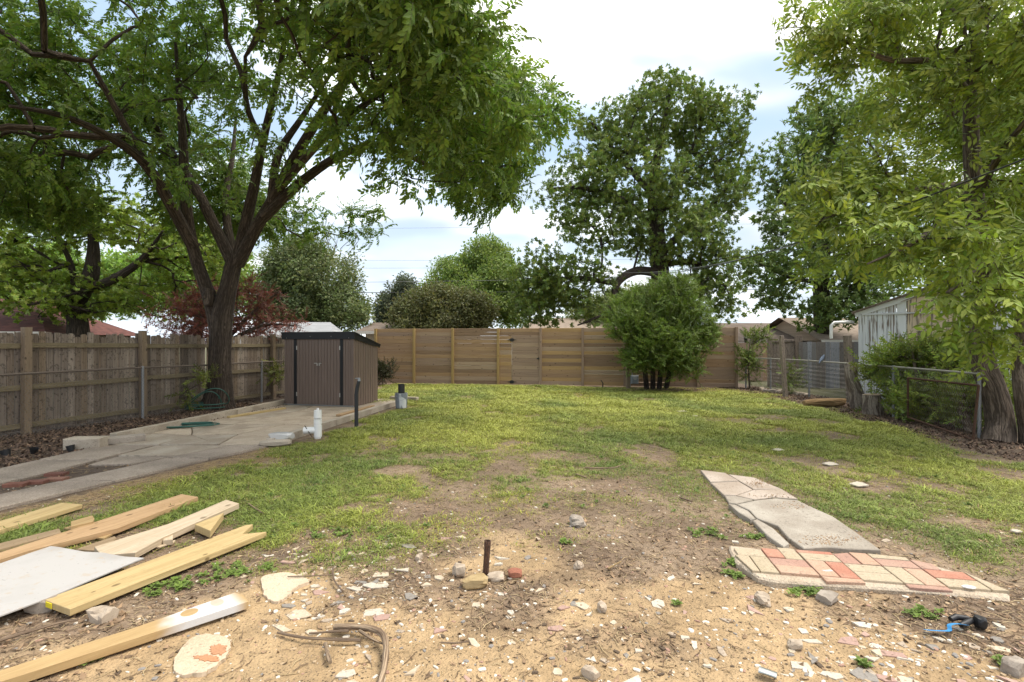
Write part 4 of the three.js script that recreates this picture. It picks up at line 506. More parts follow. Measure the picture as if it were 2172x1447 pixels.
vine('vine climbing the chain-link fence next to the end of the board fence', [[[1590, 825, 17, 0.03], [1588, 770, 17, 0.02], [1592, 720, 17, 0.01]]], [[1592, 770, 22, 40, 17], [1610, 715, 22, 16, 17.4], [1680, 800, 12, 30, 15.2]], 110, [0.15, 0.24, 0.045], 113);
vine('thin leafy vine on the old picket fence beside the shed', [[[560, 835, 13.6, 0.012], [585, 790, 13.6, 0.008], [590, 770, 13.6, 0.004]], [[430, 860, 12, 0.012], [400, 800, 11.6, 0.006]]], [[585, 785, 16, 20, 13.5], [385, 850, 10, 14, 10.9], [448, 800, 10, 10, 11.1]], 44, [0.16, 0.22, 0.035], 115, { sprays: 1.4 });
vine('small dark sapling at the end of the back fence behind the shed', [[[812, 818, 18.6, 0.02], [812, 790, 18.6, 0.012], [815, 775, 18.6, 0.005]]], [[814, 788, 14, 16, 18.5]], 60, [0.045, 0.06, 0.02], 117);

// ---------------------------------------------------------------- houses and sheds beyond the fences
const shingle = (a, b, seed) => mat({ map: tex(256, 256, (x, y) => { const row = Math.floor(y * 16), v = hash(Math.floor(x * 10 + (row % 2) * 0.5), row, seed), e = (y * 16) % 1 < 0.14 ? 0.72 : 1; return mul(mixc(a, b, v * 0.8 + 0.2 * vn(x * 90, y * 90, seed, 90, 90)), e); }, { repeat: [0.45, 0.45] }), roughness: 1 });
const brownRoof = shingle([0.20, 0.155, 0.12], [0.13, 0.10, 0.078], 201), tanRoof = shingle([0.34, 0.27, 0.21], [0.25, 0.195, 0.15], 203), redRoof = shingle([0.155, 0.06, 0.048], [0.085, 0.034, 0.028], 205), grayRoof = shingle([0.36, 0.37, 0.38], [0.29, 0.30, 0.31], 207);
function lap(W, H, m, parent, name = 'siding_board', h = 0.18) { const n = Math.round(H / h); for (let k = 0; k < n; k++) { const g = box(W, H / n + 0.012, 0.02, 0, k * 0.7); part(name, g, m, parent, [0, (k + 0.5) * H / n, 0], [-0.06, 0, 0]); } }
function house(name, label, { pos, turn = 0, w, d, wall, rise, over = 0.35, wallMat, roofMat, hip = 0, trimMat }) {
  const h = thing(name, label, 'house', pos, turn); part('wall', box(w, wall, d, 0), wallMat, h, [0, wall / 2, 0]);
  const W = w / 2 + over, D = d / 2 + over, y0 = wall - 0.05, r = W - hip, mb = new MB(), A = V(-W, y0, D), B = V(W, y0, D), C = V(W, y0, -D), E = V(-W, y0, -D), R0 = V(-r, y0 + rise, 0), R1 = V(r, y0 + rise, 0);
  const uvq = (pts, o, ux, vx) => { const k = mb.p.length / 3, n = V().crossVectors(V().subVectors(pts[1], pts[0]), V().subVectors(pts[2], pts[0])).normalize(); for (const p of pts) { const q = p.clone().sub(o); mb.vert(p, n, q.dot(ux), q.dot(vx)); } for (let i = 1; i + 1 < pts.length; i++) mb.i.push(k, k + i, k + i + 1); };
  const face = (pts) => { const ux = V().subVectors(pts[1], pts[0]).normalize(), n = V().crossVectors(ux, V().subVectors(pts[2], pts[0])).normalize(); uvq(pts, pts[0], ux, V().crossVectors(n, ux)); };
  face([A, B, R1, R0]); face([C, E, R0, R1]); if (hip) { face([B, C, R1]); face([E, A, R0]); } face([A, E, C, B]);
  part('roof', mb.done(), roofMat, h);
  if (!hip) { for (const s of [-1, 1]) { const gb = new MB(); const x = s * w / 2, P = [V(x, wall - 0.02, d / 2), V(x, wall - 0.02, -d / 2), V(x, wall + rise * (d / 2) / D - 0.08, 0)]; s > 0 ? gb.tri(P[0], P[1], P[2]) : gb.tri(P[1], P[0], P[2]); part('gable', gb.done(), wallMat, h); } }
  const tm = trimMat ?? mat({ color: col(0.62, 0.58, 0.52) }); part('fascia', box(2 * W, 0.14, 0.03, 0), tm, h, [0, y0 - 0.02, D + 0.012]); return h;
}
const tanWall = mat({ map: concTex([0.48, 0.36, 0.25], [0.42, 0.31, 0.215], 211) }), brownWall = mat({ map: concTex([0.17, 0.115, 0.07], [0.13, 0.09, 0.055], 212) }), paleWall = mat({ map: concTex([0.55, 0.53, 0.48], [0.48, 0.46, 0.42], 213) }), beigeWall = mat({ map: concTex([0.58, 0.49, 0.38], [0.50, 0.42, 0.33], 214) });
house('neighbour_house', 'low house with dark red shingle roof behind the picket fence at the far left edge', { pos: [-19.6, 0, -18.4], turn: 0.25, w: 6.5, d: 6, wall: 1.95, rise: 1.35, wallMat: brownWall, roofMat: redRoof, hip: 2.2, over: 0.4 });
house('garden_outbuilding', 'pale outbuilding with grey roof behind the picket fence and the brown shed', { pos: [-8.55, 0, -19.6], turn: 0.1, w: 3.2, d: 2.6, wall: 1.85, rise: 0.62, wallMat: paleWall, roofMat: grayRoof, over: 0.15, hip: 0.5 });
house('neighbour_house', 'beige house corner showing at the left end of the back fence', { pos: [-5.0, 0, -25.2], turn: -0.1, w: 3.6, d: 4, wall: 2.15, rise: 0.55, wallMat: beigeWall, roofMat: brownRoof, over: 0.4 });
house('neighbour_house', 'house with a light tan roof glimpsed over the back fence left of the bush', { pos: [4.6, 0, -34], turn: 0.05, w: 9, d: 7, wall: 2.1, rise: 1.3, wallMat: beigeWall, roofMat: tanRoof, over: 0.4, hip: 2 });
house('neighbour_house', 'low brown-walled house with weathered brown roof right of the back fence', { pos: [14.7, 0, -30], turn: 0, w: 10, d: 7, wall: 1.62, rise: 1.25, wallMat: brownWall, roofMat: brownRoof, over: 0.45, hip: 3.2 });
house('neighbour_house', 'tan house with gable end and pale gutter behind the weathered fence', { pos: [20.3, 0, -28.5], turn: 0.1, w: 9.5, d: 6, wall: 1.75, rise: 1.35, wallMat: tanWall, roofMat: tanRoof, over: 0.35 });
{ const p = at(1582, 722, 20); const l = thing('wall_lantern', 'small dark lantern on the brown house by the board fence end', 'lantern', [p.x, p.y, p.z]); part('cage', new THREE.CylinderGeometry(0.07, 0.05, 0.2, 6), blackMetal, l); part('bracket', new THREE.CylinderGeometry(0.012, 0.012, 0.36, 6), blackMetal, l, [-0.02, 0.24, 0]); part('cap', new THREE.ConeGeometry(0.1, 0.07, 6), blackMetal, l, [0, 0.13, 0]); }
{ const p = at(914, 694, 23.5); solo('roof_vent_strip', block(0.95, 0.1, 0.12, 0), whitePvc, 'thin white metal strip showing above the back fence', 'strip', null, [p.x, p.y, p.z]); const q = gp(0, 0); part('post', block(0.06, p.y, 0.06, 1), newPost, scene.children[scene.children.length - 1], [0, -p.y / 2, 0]); }
// white painted garage on the right, planks with peeling paint
{
  const peel = (seed, base) => mat({ map: tex(256, 512, (x, y) => { const g = fbm(x * 30, y * 4, seed, 4, 30, 4), l = fbm(x * 4, y * 3, seed + 2, 3, 4, 3), p = step(0.60, 0.68, g * 0.7 + l * 0.42); return mixc(mul(base, 0.9 + 0.2 * l), [0.22, 0.18, 0.15], p); }, { repeat: [1.4, 0.5] }), roughness: 0.8 });
  const wm = [peel(221, [0.70, 0.72, 0.74]), peel(225, [0.66, 0.68, 0.70])], tanP = peel(229, [0.60, 0.49, 0.35]);
  const A = at(1822, 729, 13.2), s = thing('painted_garage', 'white painted plank garage with peeling paint behind the vines on the right', 'garage', [A.x, 0, A.z], -0.66), W = 4.2, we = 2.36, pk = 2.36 + 0.78;
  part('wall_back', box(W - 0.02, we, 0.05, 0), wm[1], s, [W / 2, we / 2, -0.06]); for (let k = 0, n = 21; k < n; k++) { const x = (k + 0.5) * W / n, top = mix(we, pk, 1 - Math.abs(x - W / 2) / (W / 2)) + 0.01; part('wall_plank', block(W / n - 0.008, top, 0.02, 1, k * 0.83, 0.003), k > 4 && k < 10 ? tanP : wm[k % 2], s, [x, top / 2, 0]); }
  for (const sgn of [-1, 1]) { const L = Math.hypot(W / 2 + 0.12, pk - we); part('barge_board', block(L, 0.12, 0.03, 0, sgn), wm[0], s, [W / 2 + sgn * (W / 4 + 0.03), (we + pk) / 2 - 0.02, 0.03], [0, 0, -sgn * Math.atan2(pk - we, W / 2)]); part('roof', block(L + 0.1, 0.05, 4.4, 0), brownRoof, s, [W / 2 + sgn * (W / 4 + 0.06), (we + pk) / 2 + 0.06, -2.1], [0, 0, -sgn * Math.atan2(pk - we, W / 2)]); }
  part('eave_board', block(W, 0.05, 0.03, 0), wm[1], s, [W / 2, we - 0.02, 0.024]); part('side_wall', box(0.04, we, 4, 1), wm[0], s, [0.02, we / 2, -2.05]); part('side_wall', box(0.04, we, 4, 1), wm[1], s, [W - 0.02, we / 2, -2.05]);
  part('corner_board', block(0.08, we, 0.03, 1), wm[0], s, [0.03, we / 2, 0.03]); const vp = part('vent_pipe', new THREE.CylinderGeometry(0.07, 0.07, 0.6, 10), blackMetal, s, [1.5, pk + 0.05, -1.2]); part('vent_cap', new THREE.CylinderGeometry(0.11, 0.09, 0.12, 10), blackMetal, vp, [0, 0.3, 0]);
  const dp = thing('drain_pipe', 'pale bent gutter pipe at the near edge of the white garage', 'pipe', [A.x - 0.35, 2.05, A.z - 0.1]); const mb = new MB(); mb.tube([V(0.4, 0.1, -0.2), V(0.1, 0.1, 0), V(-0.25, 0.08, 0), V(-0.33, 0.0, 0), V(-0.33, -0.35, 0)], [0.04, 0.04, 0.04, 0.04, 0.04], 8); part('pipe', mb.done(), whitePvc, dp);
}
// weathered fences and leaning timbers beyond the right chain-link fence
function pickets(name, label, a, b, h, m, seed, w = 0.14, lean = 0) { const L = a.distanceTo(b), t = thing(name, label, 'fence', [a.x, 0, a.z], Math.atan2(-(b.z - a.z), b.x - a.x)), n = Math.round(L / w), r = rng(seed); for (let k = 0; k < n; k++) { const g = block(L / n - 0.004, h * (0.985 + 0.03 * r()), 0.018, 1, r() * 9, 0.002); part('picket', g, m[Math.floor(r() * m.length)], t, [(k + 0.5) * L / n, h / 2, (r() - 0.5) * 0.01], [0, 0, lean + (r() - 0.5) * 0.01]); } for (const y of [0.35, h - 0.25]) part('rail', block(L, 0.09, 0.04, 0, y), postWood, t, [L / 2, y, -0.032]); return t; }
const blueGray = [[0.30, 0.30, 0.31], [0.24, 0.225, 0.21], [0.36, 0.36, 0.37], [0.22, 0.19, 0.165]].map((c, k) => mat({ map: woodTex(c, mul(c, 0.5), { seed: 231 + k, knots: 2, spots: 0.4 }), roughness: 0.95 }));
pickets('plank_fence', 'blue-grey plank fence in front of the dark straight trunk', at(1694, 729, 17.6), at(1822, 729, 16.6), 1.62, blueGray, 61);
{ const t = pickets('plank_fence', 'old tilted section of grey fence with a broken top rail', at(1632, 729, 17.9), at(1692, 729, 17.7), 1.72, [grayWood[1], grayWood[0]], 63, 0.12); part('top_rail', block(0.95, 0.07, 0.05, 0), grayWood[0], t, [0.5, 1.66, 0.04], [0, 0, 0.05]); part('post', block(0.12, 1.85, 0.12, 1), grayWood[1], t, [0, 0.9, 0.02]); part('wide_post', block(0.24, 1.9, 0.06, 1), grayWood[2], t, [0.98, 0.9, 0.06], [0, 0, 0.05]); }
pickets('plank_fence', 'reddish-brown plank gate behind the vine at the board fence end', at(1566, 729, 20.5), at(1634, 729, 20.2), 1.6, [newWood[0], newWood[2]], 65);
const post = (name, label, u, v, vt, du, d, w, m, cat = 'post') => { const a = at(u, v, d), b = at(u + du, vt, d); a.y = -0.1; const L = a.distanceTo(b), c = a.clone().lerp(b, 0.5); return solo(name, block(w, L, w * 0.8, 1, u), m, label, cat, null, [c.x, c.y, c.z], [0, 0.3, -Math.atan2(b.x - a.x, b.y - a.y)]); };
post('leaning_post', 'thin grey timber leaning against the chain-link fence', 1668, 845, 712, -12, 14.2, 0.11, grayWood[1]);
post('fence_post', 'square grey wooden post standing in the vines by the white garage', 1957, 870, 702, 0, 10.9, 0.15, grayWood[1]);
post('fence_post', 'grey post beside the upright cut log', 1806, 830, 712, -10, 13.2, 0.16, grayWood[0]);
{ // cut logs
  const logMat = mat({ map: barkTex([0.30, 0.25, 0.20], [0.12, 0.09, 0.07], 241), bumpMap: barkBump, bumpScale: 0.012, roughness: 1 }), cut = mat({ map: woodTex([0.42, 0.33, 0.23], [0.24, 0.17, 0.11], { seed: 243 }), roughness: 0.95 });
  const log = (label, pts, rads, sides = 16) => { const o = pts[0], t = thing('cut_log', label, 'log', [o.x, o.y, o.z]), mb = new MB(), { P, R } = smooth(pts.map((p, k) => ({ p: p.clone().sub(o), r: rads[k] })), 0.08); mb.tube(P, R, sides, undefined, (a, l) => 1 + 0.10 * Math.sin(a * 3 + l * 4) + 0.08 * fbm(a * 2, l * 5, 5, 3)); part('bark', mb.done(), logMat, t); const e = P[P.length - 1], n = V().subVectors(e, P[P.length - 2]).normalize(), c = part('cut_face', new THREE.CylinderGeometry(rads.at(-1) * 0.92, rads.at(-1) * 0.92, 0.012, sides), cut, t, e.clone().addScaledVector(n, 0.005)); c.quaternion.setFromUnitVectors(V(0, 1, 0), n); return t; };
  const w = (u, v, d) => at(u, v, d); log('tall crooked cut trunk leaning on the chain-link fence', [w(1822, 872, 11.8).setY(-0.05), w(1818, 835, 11.8), w(1806, 800, 11.9), w(1804, 774, 12)], [0.16, 0.15, 0.12, 0.13]);
  log('short round cut stump beside the tall leaning trunk', [gp(1852, 877).setY(-0.03), gp(1850, 877).setY(0.42)], [0.19, 0.17]);
  const p = gp(1748, 862); const chunk = solo('split_log', rockGeo(23, 0.52, 0.11, 0.17, 0.5, 4), mat({ map: woodTex([0.34, 0.22, 0.10], [0.15, 0.085, 0.04], { seed: 245 }), bumpMap: bw, bumpScale: 0.02, roughness: 1 }), 'split orange-brown log lying on the grass in front of the chain-link fence', 'log', null, [p.x, 0.09, p.z], [0, -0.1, 0.04]); uvAlong(chunk.geometry, 0, 1);
}
{ // rusty gate frame leaning on the fence
  const C = [at(1926, 802, 9.6), at(2076, 818, 7.9), at(2064, 920, 7.85), at(1926, 885, 9.55)], t = thing('rusty_gate_frame', 'rusty pipe gate frame with wire netting leaning against the chain-link fence', 'gate', C[3].toArray()); const mb = new MB(), wb = new MB(), o = C[3]; C[2].y = 0.02;
  C.forEach((p, k) => { const q = C[(k + 1) % 4]; const f = new MB(); f.tube([p.clone().sub(o), q.clone().sub(o)], [0.019, 0.019], 8); part('frame_bar', f.done(), rust, t); });
  const G = (s, u) => C[0].clone().lerp(C[1], s).lerp(C[3].clone().lerp(C[2], s), u).sub(o); for (let k = 0; k < 36; k++) for (let j = 0; j < 16; j++) { const s0 = (k + (j % 2)) / 37, s1 = (k + ((j + 1) % 2)) / 37; wb.tube([G(s0, j / 16), G(s1, (j + 1) / 16)], [0.0018, 0.0018], 3, undefined, undefined, false); } part('wire_net', wb.done(), rust, t).userData.kind = 'stuff';
}
{ // rubble at the far right corner
  const r = rng(71); for (let k = 0; k < 9; k++) { const p = gp(1610 + 12 * k + 8 * r(), 826 + k * 1.6 + 4 * r()); solo('rubble_stone', rockGeo(300 + k, 0.09 + 0.08 * r(), 0.05 + 0.03 * r(), 0.07, 0.4), r() < 0.5 ? stone : grayStone, 'broken stone in the heap under the right chain-link fence', 'stone', 'stones heaped under the chain-link fence', [p.x, 0.03, p.z], [0, r() * 6, 0]); }
}

// ---------------------------------------------------------------- small yard objects
{
  const p = gp(851, 866), b = thing('bucket', 'grey plastic bucket with pale worn label by the end of the kerb', 'bucket', [p.x, 0, p.z]); const gm = mat({ map: tex(128, 128, (x, y) => { const l = fbm(x * 7, y * 4, 251, 3, 7, 4); return mixc([0.22, 0.24, 0.26], [0.62, 0.63, 0.62], step(0.56, 0.62, l) * (y > 0.25 && y < 0.75 ? 1 : 0)); }), roughness: 0.55, side: THREE.DoubleSide });
  part('body', new THREE.LatheGeometry([[0, 0.004], [0.128, 0.004], [0.132, 0.012], [0.145, 0.27], [0.146, 0.37], [0.140, 0.37], [0.126, 0.02], [0, 0.016]].map(([x, y]) => new THREE.Vector2(x, y)), 28), gm, b); for (const y of [0.29, 0.325, 0.362]) part('rim', new THREE.TorusGeometry(0.149, 0.006, 6, 28), mat({ color: col(0.25, 0.27, 0.29), roughness: 0.5 }), b, [0, y, 0], [Math.PI / 2, 0, 0]);
  const hb = new MB(), arc = []; for (let k = 0; k <= 12; k++) { const a = Math.PI * k / 12; arc.push(V(Math.cos(a) * 0.152, 0.33 - Math.sin(a) * 0.13, 0.03 + Math.sin(a) * 0.12)); } hb.tube(arc, arc.map(() => 0.0025), 5); part('handle', hb.done(), galv, b);
  const bp = new THREE.LatheGeometry([[0.066, 0], [0.078, 0], [0.078, 0.56], [0.066, 0.56], [0.066, 0]].map(([x, y]) => new THREE.Vector2(x, y)), 20); solo('drain_pipe', bp, mat({ color: col(0.018, 0.018, 0.019), roughness: 0.6, side: THREE.DoubleSide }), 'short thick black pipe standing in the grey bucket', 'pipe', null, [p.x + 0.005, 0.022, p.z]);
}
{
  const p = gp(674, 930), t = thing('pvc_pipe', 'white plastic drain pipe with side branch standing over the lawn kerb', 'pipe', [p.x, 0, p.z]); const cyl = (r, h, y, n = 20) => [new THREE.CylinderGeometry(r, r, h, n), y];
  part('riser', new THREE.CylinderGeometry(0.052, 0.052, 0.30, 20), whitePvc, t, [0, 0.1, 0]); part('tee', new THREE.CylinderGeometry(0.063, 0.063, 0.19, 20), whitePvc, t, [0, 0.12, 0]); part('branch', new THREE.CylinderGeometry(0.055, 0.055, 0.20, 20), whitePvc, t, [-0.12, 0.135, 0.02], [0, 0.2, Math.PI / 2]); part('coupling', new THREE.CylinderGeometry(0.062, 0.062, 0.09, 20), whitePvc, t, [0, 0.275, 0]); const c = part('cap', new THREE.CylinderGeometry(0.060, 0.063, 0.13, 20), whitePvc, t, [0, 0.40, 0]); part('plug', new THREE.CylinderGeometry(0.022, 0.022, 0.05, 4), whitePvc, c, [0, 0.075, 0]);
  const s = new MB(); s.tube([V(-0.19, 0.22, 0.06), V(-0.12, 0.12, 0.075), V(-0.06, 0.04, 0.085)], [0.006, 0.006, 0.004], 5); part('twig', s.done(), barkDark, t);
  const q = gp(756, 906), b = thing('standpipe', 'crooked black pipe with a small tap head beside the kerb', 'pipe', [q.x, 0, q.z]); const mb = new MB(); mb.tube([V(0, -0.05, 0), V(0, 0.3, 0), V(-0.006, 0.6, 0), V(0.012, 0.72, 0), V(0.045, 0.86, 0)], [0.036, 0.035, 0.035, 0.035, 0.03], 12, undefined, (a, l) => 1 + 0.06 * fbm(a * 3, l * 14, 3, 2)); part('pipe', mb.done(), mat({ color: col(0.028, 0.028, 0.03), roughness: 0.7 }), b); const h = part('tap', new THREE.CylinderGeometry(0.025, 0.03, 0.06, 10), galv, b, [0.05, 0.89, 0]); part('tap_handle', block(0.10, 0.016, 0.02, 0), galv, h, [-0.03, 0.02, 0]);
}
{ // garden hose heaps
  const hm = mat({ color: col(0.025, 0.10, 0.075), roughness: 0.45 }), r = rng(81);
  const coil = (u, v, n, rx, rz, label, lift, hgt) => { const c = gp(u, v), Q = []; for (let k = 0; k <= n * 14; k++) { const a = k / 14 * 6.283, w = 0.7 + 0.45 * vn(k * 0.06, 1, 83), o = 0.12 * (vn(k * 0.035, 5, 85) - 0.5); Q.push(V(Math.cos(a) * rx * w + o * 2, 0.012 + hgt * (k / (n * 14)) + lift * Math.max(0, Math.sin(a * 0.5 + 1)) ** 6 + 0.02 * vn(k * 0.2, 3, 87), Math.sin(a) * rz * w + o)); } const C = new THREE.CatmullRomCurve3(Q); const g = new THREE.TubeGeometry(C, n * 40, 0.0115, 6); return solo('garden_hose', g, hm, label, 'hose', null, [c.x, 0.03, c.z], [0, 0.35, 0]); };
  coil(430, 874, 4, 0.42, 0.20, 'heap of dark green hose looped over the kerb at the tree foot', 0.42, 0.16); coil(385, 910, 3, 0.5, 0.16, 'flat loops of dark green hose lying on the driveway', 0, 0.03);
  const c0 = gp(1278, 822); const mb = new MB(); mb.tube([V(0, -0.02, 0), V(0.02, 0.14, 0), V(-0.06, 0.27, 0)], [0.022, 0.02, 0.014], 8); solo('pipe_stub', mb.done(), blackMetal, 'short bent black pipe stub sticking up at the foot of the back fence', 'pipe', null, [c0.x, 0, c0.z]);
  const m0 = gp(1346, 822), m = thing('gas_meter', 'small grey gas meter beside the bush at the back fence', 'meter', [m0.x, 0, m0.z]); const mm = mat({ color: col(0.30, 0.33, 0.36), roughness: 0.5 }); part('body', block(0.26, 0.30, 0.16, 1, 0, 0.03), mm, m, [0, 0.28, 0]); part('dial', new THREE.CylinderGeometry(0.07, 0.07, 0.03, 16), mat({ color: col(0.6, 0.6, 0.6) }), m, [0, 0.34, 0.09], [Math.PI / 2, 0, 0]); const pm = new MB(); pm.tube([V(-0.16, 0, 0), V(-0.16, 0.5, 0), V(-0.08, 0.52, 0), V(-0.08, 0.4, 0)], [0.02, 0.02, 0.02, 0.02], 8); part('riser_pipe', pm.done(), mm, m); post('fence_stake', 'dark wooden stake next to the gas meter', 1332, 824, 770, 0, 17, 0.12, postWood, 'stake');
}
{ // bird on the rail
  const d = 13.6, x = fenceX(d), t = thing('perched_bird', 'small blue-grey bird perched on the top rail of the right chain-link fence', 'bird', [x, 1.08, -d], 0.5), mb = new MB(); t.scale.setScalar(0.8);
  mb.tube([V(-0.21, -0.09, 0), V(-0.15, -0.03, 0), V(-0.09, 0.025, 0), V(-0.03, 0.07, 0), V(0.03, 0.115, 0), V(0.07, 0.155, 0), V(0.095, 0.185, 0), V(0.118, 0.195, 0), V(0.13, 0.197, 0)], [0.012, 0.022, 0.045, 0.060, 0.056, 0.038, 0.036, 0.026, 0.004], 14); part('body', mb.done(), mat({ map: tex(64, 64, (x2, y) => mixc([0.09, 0.12, 0.17], [0.28, 0.29, 0.30], step(0.45, 0.7, x2) * 0.8)), roughness: 0.8 }), t); part('beak', new THREE.ConeGeometry(0.008, 0.03, 6), blackMetal, t, [0.142, 0.195, 0], [0, 0, -1.6]); for (const z of [-0.02, 0.02]) part('leg', new THREE.CylinderGeometry(0.004, 0.004, 0.06, 5), blackMetal, t, [0, 0.03, z]);
}
// utility wires
{
  const wm = mat({ color: col(0.03, 0.03, 0.032), roughness: 0.6 }), pale = mat({ color: col(0.20, 0.20, 0.20), roughness: 0.6 });
  const wire = (label, a, b, sag, r, m) => { const Q = []; for (let k = 0; k <= 24; k++) { const t = k / 24; Q.push(a.clone().lerp(b, t).add(V(0, -sag * 4 * t * (1 - t), 0))); } solo('utility_wire', new THREE.TubeGeometry(new THREE.CatmullRomCurve3(Q), 60, r, 5), m, label, 'wire', 'overhead utility wires'); };
  wire('thick black overhead cable, lowest of the wires behind the back fence', at(-900, 600, 26), at(2900, 580, 26), 0.75, 0.016, wm); wire('thin overhead cable just above the lowest black cable', at(-900, 596, 26.3), at(2900, 540, 26.3), 0.7, 0.010, pale);
  wire('thin overhead wire crossing the sky, third from the bottom', at(-900, 560, 33), at(2900, 545, 33), 0.5, 0.008, pale); wire('thin overhead wire crossing the sky, fourth from the bottom', at(-900, 545, 33), at(2900, 528, 33), 0.5, 0.008, pale); wire('thin high overhead wire, topmost of those crossing the blue sky', at(-900, 490, 33), at(2900, 450, 33), 0.4, 0.007, pale);
  wire('black twisted service cable running up through the right-hand tree', at(1318, 570, 26), at(2600, 165, 3.8), 0.75, 0.011, wm); wire('pale service cable drooping in front of the oak trunk', at(1200, 558, 26), at(1860, 462, 12.5), 0.9, 0.011, pale);
}

// ---------------------------------------------------------------- stone path, brick slab
{
  const t = thing('flagstone_path', 'broken grey concrete and flagstone path crossing the dirt towards the brick slab', 'path', [0, 0, 0]); const G = (L, h) => L.map(([u, v]) => { const p = gp(u, v, h); return [p.x, p.z]; });
  const lay = (n, L, h, m, y0 = -0.05) => part(n, slab(G(L, h), y0, h, 0.006, 2, L[0][0] * 0.01), m, t);
  lay('slab', [[1563, 1070], [1600, 1062], [1645, 1057], [1692, 1061], [1730, 1079], [1768, 1096], [1812, 1126], [1868, 1166], [1800, 1164], [1755, 1160], [1705, 1163], [1672, 1140], [1650, 1115], [1606, 1099], [1590, 1082]], 0.034, pathConc);
  lay('edge_strip', [[1545, 1068], [1561, 1071], [1588, 1084], [1603, 1099], [1592, 1101], [1566, 1086]], 0.04, pathConc, -0.06); lay('edge_strip', [[1597, 1104], [1606, 1101], [1640, 1120], [1674, 1152], [1662, 1160], [1628, 1136]], 0.034, pathConc, -0.06);
  lay('flagstone', [[1486, 997], [1538, 1003], [1566, 1019], [1507, 1022]], 0.03, flag); lay('flagstone', [[1508, 1024], [1567, 1021], [1596, 1038], [1560, 1050], [1535, 1049]], 0.034, flag); lay('flagstone', [[1569, 1020], [1545, 1006], [1600, 1013], [1640, 1030], [1656, 1036], [1598, 1037]], 0.022, flag); lay('flagstone', [[1562, 1051], [1598, 1039], [1658, 1037], [1692, 1058], [1640, 1054], [1600, 1059]], 0.03, flag); lay('flagstone', [[1537, 1051], [1560, 1052], [1597, 1060], [1562, 1068], [1546, 1066]], 0.026, pathConc);
}
{
  const o = gp(1578, 1182, 0.055), t = thing('brick_paving_slab', 'tilted slab of red and cream paving bricks at the end of the path', 'paving', [o.x, -0.038, o.z], -0.165); t.rotation.z = -0.012; const r = rng(91);
  const tones = [[0.40, 0.175, 0.115], [0.44, 0.215, 0.145], [0.40, 0.33, 0.22], [0.43, 0.355, 0.245], [0.38, 0.225, 0.17], [0.46, 0.29, 0.20]].map((c, k) => mat({ map: concTex(c, mixc(c, [0.5, 0.4, 0.3], 0.35), 261 + k), bumpMap: bumpFine, bumpScale: 0.004, roughness: 0.95 }));
  const edge = [[-0.03, -0.27], [0.18, -0.25], [0.34, -0.262], [0.6, -0.255], [0.9, -0.262], [1.2, -0.255], [1.33, -0.16], [1.46, -0.02], [1.50, 0.17], [1.44, 0.255], [1.0, 0.235], [0.55, 0.255], [0.12, 0.275], [0.02, 0.24], [-0.06, 0.02], [-0.05, -0.18]];
  part('mortar_bed', slab(edge, -0.03, 0.066, 0.012, 0), mat({ map: concTex([0.50, 0.42, 0.32], [0.38, 0.30, 0.215], 271), bumpMap: bumpFine, bumpScale: 0.01, roughness: 1 }), t);
  const inside = (x, z) => { let c = false; for (let i = 0, j = edge.length - 1; i < edge.length; j = i++) { const [xi, zi] = edge[i], [xj, zj] = edge[j]; if ((zi > z) !== (zj > z) && x < (xj - xi) * (z - zi) / (zj - zi) + xi) c = !c; } return c; };
  const C = 0.245; for (let i = 0; i < 7; i++) for (let j = 0; j < 3; j++) for (let k = 0; k < 2; k++) { const hz = (i + j) % 2 === 0, x0 = -0.07 + i * C, z0 = -0.31 + j * C, x = hz ? x0 + C / 2 : x0 + C * (0.25 + 0.5 * k), z = hz ? z0 + C * (0.25 + 0.5 * k) : z0 + C / 2, w = (hz ? C : C / 2) - 0.008, l = (hz ? C / 2 : C) - 0.008;
    let P = []; const n = 5; const per = []; for (let q = 0; q < n; q++) per.push([-w / 2 + w * q / n, -l / 2]); for (let q = 0; q < n; q++) per.push([w / 2, -l / 2 + l * q / n]); for (let q = 0; q < n; q++) per.push([w / 2 - w * q / n, l / 2]); for (let q = 0; q < n; q++) per.push([-w / 2, l / 2 - l * q / n]);
    P = per.map(([a, b]) => [x + a, z + b]).filter(([a, b]) => inside(a, b)); if (P.length < 9) continue; const m = tones[Math.floor(r() * 6)]; part('brick', slab(P, 0.03, 0.080 + 0.006 * r(), 0.003, hz ? 0 : 2, r() * 5), m, t); }
  part('paint_mark', slab(Array.from({ length: 9 }, (_, k) => [1.28 + 0.035 * Math.cos(k * 0.7) * (0.7 + 0.5 * r()), 0.17 + 0.022 * Math.sin(k * 0.7)]), 0.083, 0.0885, 0), whitePvc, t);
  part('paint_mark', slab([[0.46, 0.10], [0.52, 0.085], [0.53, 0.1], [0.48, 0.112]], 0.083, 0.0885, 0), whitePvc, t);
}

